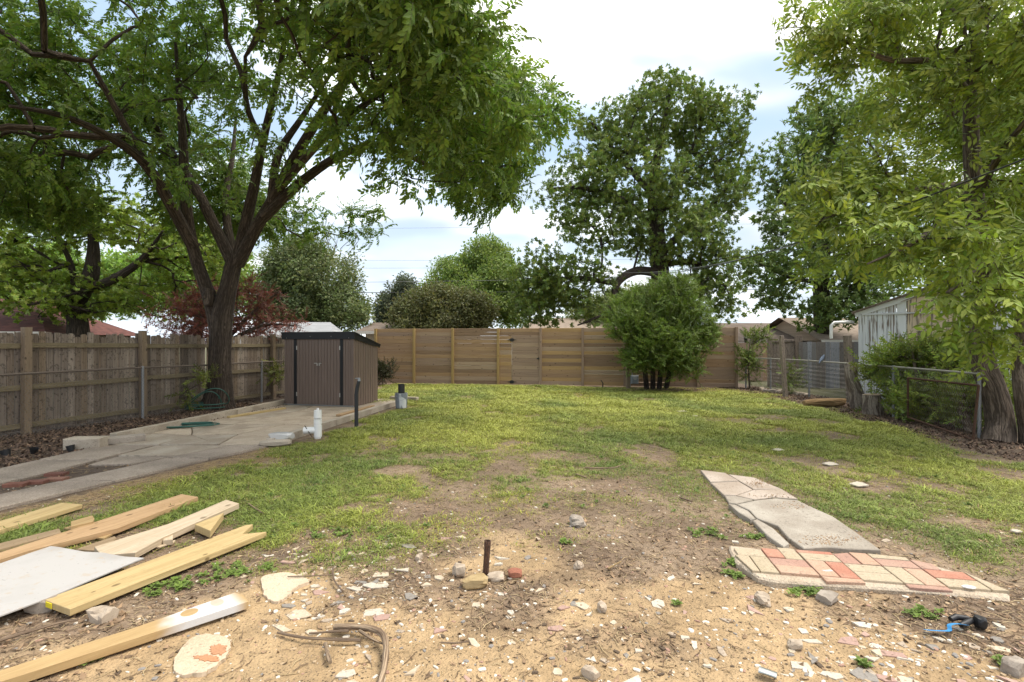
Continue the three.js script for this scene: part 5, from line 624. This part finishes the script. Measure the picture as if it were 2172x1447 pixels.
// ---------------------------------------------------------------- lumber, board and drywall
function lumberPoly(name, label, cat, L, h, th, m, axis, extra) { const pts = L.map(([u, v]) => gp(u, v, h)), o = pts[0], ax = axis.clone().normalize(), ang = Math.atan2(ax.x, ax.z); const local = pts.map((p) => { const q = V(p.x - o.x, 0, p.z - o.z).applyAxisAngle(V(0, 1, 0), -ang); return [q.x, q.z]; }); const g = slab(local, h - th, h, 0.003, 2, L[0][1] * 0.013); const t = thing(name, label, cat, [o.x, 0, o.z], ang); part('plank', g, m, t); return t; }
const ax = (a, b) => { const p = gp(...a), q = gp(...b); return V(q.x - p.x, 0, q.z - p.z); };
{
  const big = lumberPoly('lumber_plank', 'wide pale yellow plank with a notched far end, beside the white drywall sheet', 'plank', [[93, 1272], [148, 1292], [565, 1128], [513, 1133], [536, 1112], [520, 1114]], 0.065, 0.042, pine[0], ax([120, 1280], [548, 1120]));
  const st = gp(105, 1274, 0.1), loc = big.worldToLocal(V(st.x, 0.045, st.z)); big.updateMatrixWorld(); const tg = part('grade_tag', box(0.06, 0.03, 0.004, 0), mat({ color: col(0.75, 0.62, 0.03), roughness: 0.6 }), big); const e0 = gp(93, 1272, 0.065), e1 = gp(148, 1292, 0.065), a0 = big.worldToLocal(e0.clone().setY(0.045)), a1 = big.worldToLocal(e1.clone().setY(0.045)); tg.position.copy(a0.clone().lerp(a1, 0.22)); const dx = a1.clone().sub(a0); tg.rotation.y = Math.atan2(-dx.z, dx.x); tg.position.add(V(dx.z, 0, -dx.x).normalize().multiplyScalar(-0.0035));
  lumberPoly('lumber_plank', 'yellow plank lying at the left edge, farthest from the camera', 'plank', [[-60, 1143], [0, 1120], [0, 1131], [174, 1070], [131, 1066], [0, 1105], [-60, 1124]].filter((_, k) => k !== 1 && k !== 2), 0.05, 0.04, pine[0], ax([0, 1118], [150, 1068]));
  lumberPoly('lumber_plank', 'long orange-tinted plank reaching from the drywall to the grass', 'plank', [[-60, 1205], [60, 1168], [250, 1120], [420, 1054], [385, 1048], [0, 1172], [-60, 1190]], 0.055, 0.045, pine[1], ax([0, 1180], [400, 1051]));
  lumberPoly('lumber_plank', 'whitish weathered plank with a broken knot, partly under the drywall', 'plank', [[215, 1178], [286, 1172], [345, 1140], [507, 1068], [480, 1060], [355, 1112], [200, 1160]], 0.065, 0.05, pine[2], ax([220, 1170], [495, 1064]));
  lumberPoly('wood_offcut', 'triangular wedge of fresh wood lying next to the whitish plank', 'offcut', [[413, 1112], [474, 1088], [446, 1126]], 0.075, 0.06, pine[0], ax([413, 1112], [474, 1088]));
  lumberPoly('lumber_plank', 'old brown board half hidden behind the orange-tinted plank', 'plank', [[-40, 1175], [0, 1165], [130, 1130], [125, 1121], [0, 1152], [-40, 1160]], 0.035, 0.03, pine[4], ax([0, 1160], [130, 1126]));
  lumberPoly('wood_offcut', 'short brown board end between the orange and whitish planks', 'offcut', [[160, 1165], [205, 1168], [247, 1142], [243, 1137]], 0.035, 0.03, pine[4], ax([160, 1166], [245, 1140]));
  lumberPoly('wood_offcut', 'rounded yellow block of wood behind the orange-tinted plank', 'offcut', [[150, 1106], [196, 1093], [200, 1100], [197, 1106], [150, 1117]], 0.075, 0.06, pine[3], ax([150, 1110], [196, 1095])); lumberPoly('wood_offcut', 'flat yellow splinter board below the rounded block', 'offcut', [[135, 1120], [160, 1112], [205, 1113], [180, 1126]], 0.02, 0.018, pine[3], ax([150, 1118], [196, 1112]));
  lumberPoly('wood_offcut', 'thin yellow stick lying between the orange and whitish planks', 'offcut', [[205, 1140], [252, 1118], [256, 1122], [220, 1142]], 0.02, 0.018, pine[3], ax([205, 1140], [254, 1120])); lumberPoly('wood_offcut', 'thin pale stick beside the drywall and wide yellow plank', 'offcut', [[320, 1160], [372, 1145], [368, 1150], [338, 1160]], 0.015, 0.014, pine[2], ax([320, 1160], [372, 1145]));
  lumberPoly('wood_offcut', 'squarish splintered block next to the broken knot of the whitish plank', 'offcut', [[344, 1115], [362, 1112], [368, 1122], [366, 1144], [346, 1146]], 0.05, 0.045, pine[2], ax([344, 1115], [346, 1146]));
  // square timber with sprayed white paint
  const L = [[-80, 1450], [10, 1472], [527, 1279], [513, 1262], [497, 1259]], tb = lumberPoly('square_timber', 'long square timber with a white spray-painted patch around an oval', 'timber', [[-80, 1449], [-80, 1472], [0, 1446], [288, 1353], [527, 1275], [516, 1262], [498, 1257], [288, 1330], [0, 1422]], 0.055, 0.045, pine[3], ax([0, 1440], [510, 1262]));
  const timber = tb.children[0], tm = new THREE.MeshStandardMaterial({ vertexColors: false, roughness: 0.7 });
  { // paint as a colour map over the timber's own length
    const g = timber.geometry, P = g.attributes.position; g.computeBoundingBox(); const bb = g.boundingBox, len = bb.max.z - bb.min.z, wd = bb.max.x - bb.min.x, uv = new Float32Array(P.count * 2); for (let q = 0; q < P.count; q++) { const x = P.getX(q), y = P.getY(q), z = P.getZ(q); uv[q * 2] = ((bb.max.x - x) + (bb.max.y - y)) / (wd + 0.1); uv[q * 2 + 1] = (z - bb.min.z) / len; } g.setAttribute('uv', new THREE.BufferAttribute(uv, 2));
    const wt = (x, y) => { const gr = fbm(x * 26, y * 8, 281, 4), f = vn(x * 120, y * 20, 283); return mixc([0.50, 0.35, 0.165], [0.34, 0.22, 0.095], clamp(gr * 0.8 + f * 0.3 - 0.1)); };
    tm.map = tex(256, 1024, (x, y) => { const s = step(0.60, 0.73, y + 0.06 * (fbm(x * 5, y * 14, 285, 3) - 0.5)) * step(1.0, 0.92, y), oval = Math.hypot((x - 0.27) / 0.15, (y - 0.755) / 0.04), oval2 = Math.hypot((x - 0.25) / 0.17, (y - 0.88) / 0.03); let k = s * (0.8 + 0.2 * vn(x * 200, y * 300, 287)) * step(0.9, 1.0, oval) * mix(0.45, 1, step(0.9, 1.05, oval2)); return mixc(wt(x, y), [0.60, 0.61, 0.62], clamp(k)); }); timber.material = tm;
  }
  // drywall sheet
  lumberPoly('drywall_sheet', 'torn white sheet of drywall lying on the planks at the left edge', 'drywall', [[-120, 1350], [0, 1305], [100, 1268], [190, 1230], [262, 1200], [305, 1183], [262, 1180], [220, 1172], [180, 1170], [125, 1160], [108, 1158], [60, 1174], [0, 1195], [-120, 1240]], 0.07, 0.013, mat({ map: tex(512, 512, (x, y) => { const l = fbm(x * 4, y * 4, 291, 5, 4, 4), f = fbm(x * 26, y * 26, 292, 4, 26, 26), s = vn(x * 90, y * 90, 293, 90, 90); let c = mixc([0.43, 0.415, 0.395], [0.375, 0.355, 0.33], step(0.35, 0.75, l)); c = mixc(c, [0.42, 0.34, 0.25], step(0.66, 0.8, f) * 0.55); return s > 0.965 ? mul(c, 0.55) : c; }, { repeat: [1, 1] }), roughness: 0.9 }), ax([0, 1305], [305, 1183]));
  // planks by the kerb and shed
  const a = gp(484, 884, 0.06), b = gp(604, 865, 0.06); beam('lumber_plank', V(a.x, 0.03, a.z), V(b.x, 0.03, b.z), 0.09, 0.04, pine[0], 'narrow yellow plank lying along the kerb towards the shed', 'plank', null, 2); const c = gp(718, 882, 0.05), e = gp(790, 862, 0.05); beam('lumber_plank', V(c.x, 0.03, c.z), V(e.x, 0.03, e.z), 0.13, 0.045, pine[1], 'short orange plank lying at the corner of the shed', 'plank', null, 3);
}

// ---------------------------------------------------------------- broken tile, stones, roots and rubbish
{
  const tileMat = { white: mat({ map: concTex([0.62, 0.575, 0.49], [0.52, 0.46, 0.37], 299), roughness: 0.45 }), cream: mat({ map: concTex([0.56, 0.47, 0.35], [0.47, 0.38, 0.27], 301), roughness: 0.6 }), pink: mat({ map: concTex([0.44, 0.30, 0.24], [0.36, 0.23, 0.185], 303), roughness: 0.8 }), slate: mat({ map: concTex([0.26, 0.235, 0.205], [0.18, 0.16, 0.138], 305), roughness: 0.7 }), red: mat({ map: concTex([0.36, 0.145, 0.085], [0.27, 0.105, 0.065], 307), roughness: 0.9 }), tan: stone };
  const word = { white: 'white', cream: 'cream', pink: 'dusty pink', slate: 'slate grey', red: 'orange-red', tan: 'tan' };
  const shard = (u, v, px, kind, label, el = 1, rot = 0, tilt = 0) => { const p = gp(u, v), s = px / ((v - HY) / EYE) * (1.15), g = shardGeo(u * 7 + v, s / el * 1.1, el, 0.008); return solo('tile_shard', g, tileMat[kind], label, 'tile shard', null, [p.x, height(p.x, p.z) - 0.001, p.z], [tilt, rot, tilt * 0.5]); };
  const list = [[753, 1247, 34, 'white', 1.3, 'sharp white triangular tile shard below the curved root'], [667, 1239, 16, 'white', 1.2, 'small white tile shard right of the pale concrete patch'], [644, 1259, 16, 'white', 1, 'squarish white tile shard below the pale concrete patch'], [648, 1272, 18, 'white', 1.5, 'long white tile shard under the squarish one'], [630, 1303, 54, 'cream', 3, 'long thin cream plaster strip left of the forked root'], [595, 1331, 50, 'cream', 3, 'long cream sliver close to the tip of the forked root'], [789, 1294, 36, 'white', 2, 'white tile shard above the dusty pink shards'], [809, 1304, 40, 'pink', 2.4, 'long dusty pink shard beneath the white one'], [660, 1338, 26, 'cream', 2, 'cream block-like shard resting above the forked root'], [734, 1432, 34, 'white', 1.4, 'white pointed shard at the bottom edge of the sand'], [674, 1254, 36, 'pink', 2.2, 'flat dusty pink brick slip near the pale concrete patch'], [933, 1334, 34, 'pink', 2.4, 'dusty pink shard left of the crumbled plaster'], [856, 1142, 40, 'cream', 2, 'cream shard at the top of the rubble by the grass'], [829, 1157, 36, 'cream', 2.2, 'cream shard below the rubble top by the grass'], [868, 1157, 44, 'slate', 1.8, 'slate grey tile piece in the rubble by the grass'], [948, 1141, 28, 'pink', 2, 'pink-tan shard near the rusty pipe, farther left'], [980, 1137, 22, 'cream', 1.5, 'cream rounded shard next to the pink-tan one'], [809, 1217, 34, 'cream', 1.4, 'broad cream shard in the middle of the rubble'], [801, 1239, 46, 'white', 2.4, 'long white shard below the broad cream one'], [858, 1207, 40, 'white', 3, 'thin white strip left of the tan rock'], [610, 1285, 30, 'slate', 1.6, 'slate grey shard under the pale concrete patch'], [1395, 1279, 30, 'white', 1.3, 'bright white tile shard alone on the sand in the middle'], [1194, 1287, 30, 'pink', 1.2, 'pale pink stone shard on the sand'], [1234, 1282, 42, 'cream', 1.8, 'oval tan tile shard on the sand'], [1181, 1331, 32, 'pink', 2, 'pinkish pointed shard on the open sand'], [1453, 1353, 24, 'white', 2.4, 'white sliver on the sand right of centre'], [1353, 1377, 18, 'white', 1.5, 'small white corner shard on the lower sand'], [1477, 1237, 20, 'cream', 1.8, 'cream shard at the upper edge of the sand'], [1604, 1265, 34, 'pink', 2, 'flat pinkish shard below the brick slab corner'], [1541, 1316, 24, 'tan', 2.2, 'long tan shard near the right side of the sand'], [1724, 1358, 38, 'white', 2.6, 'long white tile shard right of the sand'], [1803, 1355, 42, 'pink', 1.5, 'grooved dusty pink tile piece right of the long white shard'], [1700, 1412, 42, 'white', 1.8, 'large cream-white shard near the crushed can'], [1766, 1432, 36, 'white', 1.9, 'white rounded shard at the bottom edge on the right'], [1853, 1392, 32, 'white', 1.7, 'white triangular shard in the right rubble'], [1892, 1385, 46, 'pink', 3, 'long narrow pink and white shard in the right rubble'], [1877, 1434, 32, 'pink', 1.3, 'brick-pink grooved tile at the bottom edge on the right'], [1921, 1438, 50, 'cream', 1.8, 'big cream tile piece at the bottom edge on the right'], [2079, 1347, 32, 'white', 2, 'white shard just below the black strap'], [2122, 1374, 44, 'cream', 2.8, 'long cream shard at the far right'], [1916, 1363, 26, 'tan', 1.6, 'tan shard between the pink tile and the strap'], [1674, 1290, 22, 'cream', 2, 'cream shard under the brick slab'], [1830, 1428, 60, 'slate', 1.6, 'large grey slate slab at the bottom right'], [870, 1262, 26, 'slate', 1.2, 'round slate lump among the white chips']];
  for (const [u, v, s, k, e, l] of list) shard(u, v, s, k, l, Math.sqrt(e) * 1.1, (u % 7 - 3) * 0.15, ((u + v) % 5 - 2) * 0.05);
  // white tiles on the lawn
  for (const [u, v, w, l] of [[1821, 1029, 36, 'square white tile piece lying on the lawn near the path'], [1761, 987, 30, 'white paper-like tile piece on the lawn behind the square one'], [1650, 955, 24, 'small white tile piece on the lawn behind the path'], [1446, 873, 24, 'white tile piece on the far lawn in front of the bush'], [2155, 1130, 20, 'white stone chip at the right edge of the lawn'], [1474, 885, 12, 'tiny white chip on the far lawn beside the white tile']]) { const p = gp(u, v), s = w / ((v - HY) / EYE) * 0.85; solo('tile_piece', slab([[-s / 2, -s * 0.28], [s * 0.3, -s * 0.4], [s / 2, -s * 0.1], [s * 0.42, s * 0.42], [-s * 0.4, s * 0.34]], 0, 0.012, 0.001), tileMat.white, l, 'tile piece', null, [p.x, height(p.x, p.z) + 0.016, p.z], [0.05, 0.2, 0.04]); }
  // scattered shards
  const r = rng(95), kinds = ['white', 'cream', 'cream', 'pink', 'tan', 'white', 'slate', 'tan', 'cream'], geos = Array.from({ length: 14 }, (_, k) => shardGeo(800 + k, 1, 1 + (k % 4) * 0.35, 0.16));
  const zone = (u, v) => (v < 1190 ? 'where the dirt meets the lawn' : u < 560 ? 'among the planks' : u < 1100 ? (v < 1300 ? 'in the rubble left of the rusty pipe' : 'around the curved peeling root') : u < 1600 ? 'on the open sand in the middle' : v < 1330 ? 'in front of the brick slab' : 'in the rubble below the blue strap'); let made = 0; for (let k = 0; k < 4000 && made < 290; k++) { const d = 2.15 + 3.0 * r() ** 1.5, x = (r() * 2 - 1) * d * 1.04, u = CX + x * F / d, v = HY + EYE * F / d; const dens = 1.0 * Math.exp(-(((u - 790) / 210) ** 2 + ((v - 1240) / 85) ** 2)) + 0.8 * Math.exp(-(((u - 1850) / 280) ** 2 + ((v - 1390) / 80) ** 2)) + 0.35 * Math.exp(-(((u - 1300) / 260) ** 2 + ((v - 1310) / 90) ** 2)) + 0.06; if (r() > dens) continue; if (u < 560 && v > 1050 && u < 560 - (v - 1120) * 0.5) continue; if (x > 1.5 && x < 3.1 && d > 2.85 && d < 3.75) continue; made++; const kd = kinds[Math.floor(r() * kinds.length)], s = 0.018 + 0.055 * r() ** 2; solo('tile_shard', geos[made % 14], tileMat[kd], `small broken ${word[kd]} tile chip ${zone(u, v)}`, 'tile shard', `${word[kd]} tile chips ${zone(u, v)}`, [x, height(x, -d) - 0.002, -d], [(r() - 0.5) * 0.3, r() * 6.28, (r() - 0.5) * 0.3]).scale.setScalar(s); }
  // tiny chips and pebbles
  const P = [], pg = rockGeo(9, 1, 0.6, 0.8, 0.4, 1); for (let k = 0; k < 17000; k++) { const d = 2.0 + 3.4 * r() ** 1.4, x = (r() * 2 - 1) * d * 1.08, u = CX + x * F / d, v = HY + EYE * F / d; const dens = 0.25 + 0.8 * Math.exp(-(((u - 820) / 260) ** 2 + ((v - 1260) / 100) ** 2)) + 0.5 * Math.exp(-(((u - 1850) / 300) ** 2 + ((v - 1390) / 90) ** 2)); if (r() > dens) continue; const t = r(), c = t < 0.34 ? [0.66, 0.60, 0.50] : t < 0.6 ? [0.42, 0.31, 0.19] : t < 0.72 ? [0.36, 0.22, 0.16] : t < 0.86 ? [0.10, 0.07, 0.045] : [0.24, 0.22, 0.20], s = 0.0025 + 0.009 * r() ** 3; P.push({ p: V(x, height(x, -d) + s * 0.2, -d), s: [s * (1 + r()), s, s * (0.7 + r())], a: r() * 6.28, c }); }
  for (const [u0, u1, v0, v1, n] of [[1625, 1745, 1062, 1082, 160], [1690, 1830, 1130, 1160, 260], [1575, 1640, 1014, 1034, 120], [1580, 1700, 1046, 1058, 60]]) for (let k = 0; k < n; k++) { const p = gp(u0 + (u1 - u0) * (r() + r()) / 2, v0 + (v1 - v0) * (r() + r()) / 2, 0.034), s = 0.002 + 0.005 * r() ** 2; P.push({ p, s: [s * 1.4, s, s], a: r() * 6, c: r() < 0.7 ? [0.36, 0.24, 0.14] : [0.16, 0.11, 0.075] }); }
  scatter('tile_gravel', pg, mat({ roughness: 0.9 }), P, scene, 'fine pebbles and crumbs of tile in the sandy dirt');
  // stones
  const rock = (label, u, v, px, py, m, seed) => { const p = gp(u, v), k = (v - HY) / EYE; solo('loose_stone', rockGeo(seed, px / k / 2, py / k / 2, px / k / 2.6, 0.75, 2), m, label, 'stone', null, [p.x, height(p.x, p.z) + py / k * 0.30, p.z - px / k / 3], [0, seed, 0]); };
  rock('tan rock left of the rusty pipe', 972, 1222, 34, 34, stone, 401); rock('pale stone right of the rusty pipe', 1052, 1232, 38, 16, stone, 402); rock('grey stone lying on the bare soil in the lawn', 1225, 1117, 40, 24, grayStone, 404); rock('white-topped stone beside the square timber', 203, 1322, 50, 36, stone, 405); rock('small brown stone on the bare soil', 1228, 1206, 24, 18, stone, 406); rock('brown lump of rock on the sand', 1278, 1298, 24, 24, stone, 407); rock('brown crumbly rock in the right rubble', 1692, 1378, 30, 20, stone, 408); rock('pale rock under the front of the brick slab', 1765, 1276, 44, 22, grayStone, 409); rock('pale rock below the left of the brick slab', 1625, 1284, 40, 26, stone, 410); rock('rock at the bottom right corner', 2165, 1432, 44, 40, grayStone, 412); rock('small round white stone above the rubble', 889, 1186, 20, 18, stone, 413); rock('brown rock in the sand near the bottom edge', 1255, 1436, 36, 26, stone, 414); rock('crumbled pale rubble lump behind the wide yellow plank', 70, 1300, 60, 40, grayStone, 415);
  { const p = gp(1008, 1240); solo('yellow_sandstone', rockGeo(417, 0.085, 0.035, 0.055, 0.6, 3), mat({ map: concTex([0.45, 0.34, 0.18], [0.32, 0.23, 0.11], 311), roughness: 1 }), 'yellow crumbly stone at the foot of the rusty pipe', 'stone', null, [p.x, 0.02, p.z]); const q = gp(1092, 1222); solo('brick_fragment', rockGeo(418, 0.05, 0.03, 0.035, 0.4, 1), tileMat.red, 'orange-red brick fragment right of the rusty pipe', 'brick piece', null, [q.x, 0.02, q.z]); }
  { const p = gp(1030, 1218), g = new THREE.LatheGeometry([[0.012, 0], [0.021, 0], [0.021, 0.20], [0.023, 0.20], [0.023, 0.236], [0.015, 0.236], [0.015, 0.1], [0.012, 0]].map(([x, y]) => new THREE.Vector2(x, y)), 18); solo('rusty_pipe', g, new THREE.MeshStandardMaterial({ map: rust.map, roughness: 0.95, side: THREE.DoubleSide }), 'rusty iron pipe standing upright out of the dirt', 'pipe', null, [p.x, -0.01, p.z], [0, 0, -0.06]); }
  // pale concrete patches with red paint
  const organic = (L, h) => { const C = new THREE.CatmullRomCurve3(L.map(([u, v]) => gp(u, v, h)), true), n = 44; return Array.from({ length: n }, (_, k) => { const p = C.getPoint(k / n), j = 0.008; return [p.x + j * (hash(k, L[0][0], 3) - 0.5) * 2, p.z + j * (hash(k, L[0][1], 7) - 0.5) * 2]; }); };
  const flat = (name, label, L, h, m) => solo(name, slab(organic(L, h), h - 0.04, h, 0.002, 2), m, label, 'concrete');
  const pc = mat({ map: concTex([0.58, 0.47, 0.34], [0.48, 0.37, 0.25], 315), bumpMap: bumpFine, bumpScale: 0.004, roughness: 1 }); flat('concrete_patch', 'pale concrete patch showing through the dirt beside the grass', [[560, 1222], [600, 1214], [650, 1226], [655, 1232], [625, 1246], [612, 1262], [592, 1274], [565, 1270], [556, 1240]], 0.010, pc);
  const splash = mat({ map: concTex([0.46, 0.225, 0.11], [0.40, 0.22, 0.13], 309), roughness: 1 }); const rp = solo('concrete_patch', slab(organic([[405, 1352], [440, 1344], [484, 1352], [488, 1370], [470, 1400], [430, 1425], [380, 1428], [370, 1400]], 0.006), -0.02, 0.006, 0.002, 2), pc, 'pale concrete patch with orange paint splashes near the square timber', 'concrete'); for (const L of [[[448, 1372], [462, 1367], [480, 1374], [470, 1388], [450, 1386]], [[412, 1392], [440, 1390], [464, 1394], [460, 1402], [430, 1400]]]) part('paint_splash', slab(organic(L, 0.008), 0.003, 0.0095, 0), splash, rp);
  // roots and sticks
  const rootM = mat({ map: barkTex([0.40, 0.30, 0.20], [0.18, 0.12, 0.075], 321), bumpMap: barkBump, bumpScale: 0.006, roughness: 1 }), stickM = mat({ map: barkTex([0.26, 0.19, 0.13], [0.11, 0.075, 0.05], 323), roughness: 1 });
  const stick = (name, label, L, r0, r1, m, h = 0.02, cat = 'stick') => { const t = thing(name, label, cat, gp(L[0][0], L[0][1]).toArray()), o = t.position, mb = new MB(), n = L.length, C = new THREE.CatmullRomCurve3(L.map(([u, v, y = h]) => gp(u, v, y).sub(o))), Q = C.getPoints(n * 7); mb.tube(Q, Q.map((_, k) => mix(r0, r1, k / (Q.length - 1)) * (0.85 + 0.3 * vn(k * 0.5, 1, L[0][0]))), 9); part('wood', mb.done(), m, t); return t; };
  const root = stick('tree_root', 'curved peeling root bending down through the sand', [[710, 1331, 0.015], [755, 1330, 0.03], [795, 1336, 0.04], [815, 1352, 0.045], [818, 1385, 0.03], [814, 1420, 0.02], [802, 1460, 0.01]], 0.017, 0.015, rootM, 0.03, 'root'); stick('tree_root', 'long dark root lying across the sand left of the peeling root', [[588, 1342], [640, 1352], [700, 1356], [765, 1358]], 0.006, 0.009, stickM, 0.012, 'root'); stick('tree_root', 'thin dark root above the long one, ending at the peeling root', [[655, 1344], [700, 1340], [740, 1338]], 0.005, 0.008, stickM, 0.014, 'root'); stick('tree_root', 'splintered inner strand of the peeling root', [[762, 1338, 0.03], [790, 1356, 0.035], [812, 1366, 0.02]], 0.009, 0.005, rootM, 0.02, 'root');
  stick('broken_stick', 'flat piece of wood lying on the sand left of the root', [[690, 1366], [695, 1388], [700, 1405]], 0.010, 0.011, rootM); stick('broken_stick', 'pale crooked stick lying in the middle of the lawn', [[1240, 992], [1270, 993], [1300, 992], [1326, 984]], 0.010, 0.006, rootM, 0.03); stick('broken_stick', 'dark curved twig in the rubble left of the white triangle', [[706, 1205], [708, 1228], [718, 1245], [727, 1254]], 0.006, 0.005, stickM); stick('broken_stick', 'straight dark twig left of the curved twig', [[610, 1223], [660, 1222], [705, 1219]], 0.004, 0.004, stickM); stick('broken_stick', 'yellow splinter on the bare soil', [[1290, 1206], [1318, 1191]], 0.006, 0.004, pine[3]); stick('broken_stick', 'short pale stick on the soil in front of the lawn stick', [[1222, 1006], [1244, 1013]], 0.009, 0.007, rootM); stick('broken_stick', 'brown stick at the right of the bare soil by the path', [[1442, 1055], [1468, 1064]], 0.009, 0.008, stickM); stick('broken_stick', 'long dark stick at the left beside the square timber', [[-20, 1365], [60, 1340], [130, 1320], [165, 1314]], 0.008, 0.006, stickM); stick('broken_stick', 'thin pale stick right of the timber end', [[672, 1304], [690, 1292], [714, 1280]], 0.004, 0.003, rootM); stick('broken_stick', 'slim twig on the sand near the bottom right of the root', [[935, 1363], [970, 1364], [996, 1360]], 0.005, 0.004, stickM); stick('broken_stick', 'small stick beside the wedge on the grass', [[526, 1068], [556, 1088]], 0.007, 0.005, rootM); stick('broken_stick', 'brown twig below the brick slab on the right', [[2060, 1300], [2090, 1310], [2125, 1314]], 0.007, 0.005, stickM); stick('broken_stick', 'forked twig by the far lawn patch', [[1165, 955], [1178, 962], [1186, 954]], 0.012, 0.008, stickM, 0.03);
  // strap with black buckle
  { const p = gp(2050, 1332), t = thing('strap_buckle', 'black plastic handle with a bright blue strap lying in the dirt', 'strap', [p.x, 0, p.z]), bl = mat({ color: col(0.05, 0.28, 0.60), roughness: 0.6, side: THREE.DoubleSide }), bk = mat({ color: col(0.012, 0.012, 0.014), roughness: 0.5 }); const C = new THREE.CatmullRomCurve3([gp(1962, 1336, 0.012), gp(1990, 1338, 0.015), gp(2014, 1337, 0.02), gp(2014, 1326, 0.03), gp(2030, 1323, 0.035), gp(2052, 1326, 0.03)].map((q) => q.sub(t.position))), mb = new MB(), Q = C.getPoints(40); for (let k = 0; k < 40; k++) { const w = 0.015, n = V(0, 0.35, 1).normalize().multiplyScalar(w); mb.quad(Q[k].clone().sub(n), Q[k + 1].clone().sub(n), Q[k + 1].clone().add(n), Q[k].clone().add(n)); } part('strap', mb.done(), bl, t);
    const h = new MB(); h.tube([V(-0.06, 0.03, -0.03), V(-0.02, 0.038, -0.04), V(0.04, 0.035, -0.03)], [0.014, 0.017, 0.013], 10); h.tube([V(-0.04, 0.02, 0.01), V(0.0, 0.028, 0.0), V(0.05, 0.03, -0.02)], [0.013, 0.016, 0.014], 10); part('handle', h.done(), bk, t); part('buckle', rockGeo(61, 0.026, 0.035, 0.03, 0.2, 2), bk, t, [0.075, 0.03, 0.0]); }
  { const p = gp(1629, 1436), t = thing('crushed_can', 'crushed silver can lying at the bottom edge of the dirt', 'can', [p.x, 0.02, p.z], -0.6); const g = new THREE.CylinderGeometry(0.024, 0.022, 0.075, 18, 8), P2 = g.attributes.position; for (let q = 0; q < P2.count; q++) { const k = 1 - 0.45 * fbm(P2.getY(q) * 30 + 4, Math.atan2(P2.getX(q), P2.getZ(q)) * 1.3, 63, 2); P2.setX(q, P2.getX(q) * k * 0.6); P2.setZ(q, P2.getZ(q) * (1.35 - 0.5 * k)); } g.computeVertexNormals(); g.rotateZ(Math.PI / 2); part('can', g, mat({ color: col(0.42, 0.44, 0.42), metalness: 0.85, roughness: 0.35 }), t); }
}
renderer.render(scene, camera);
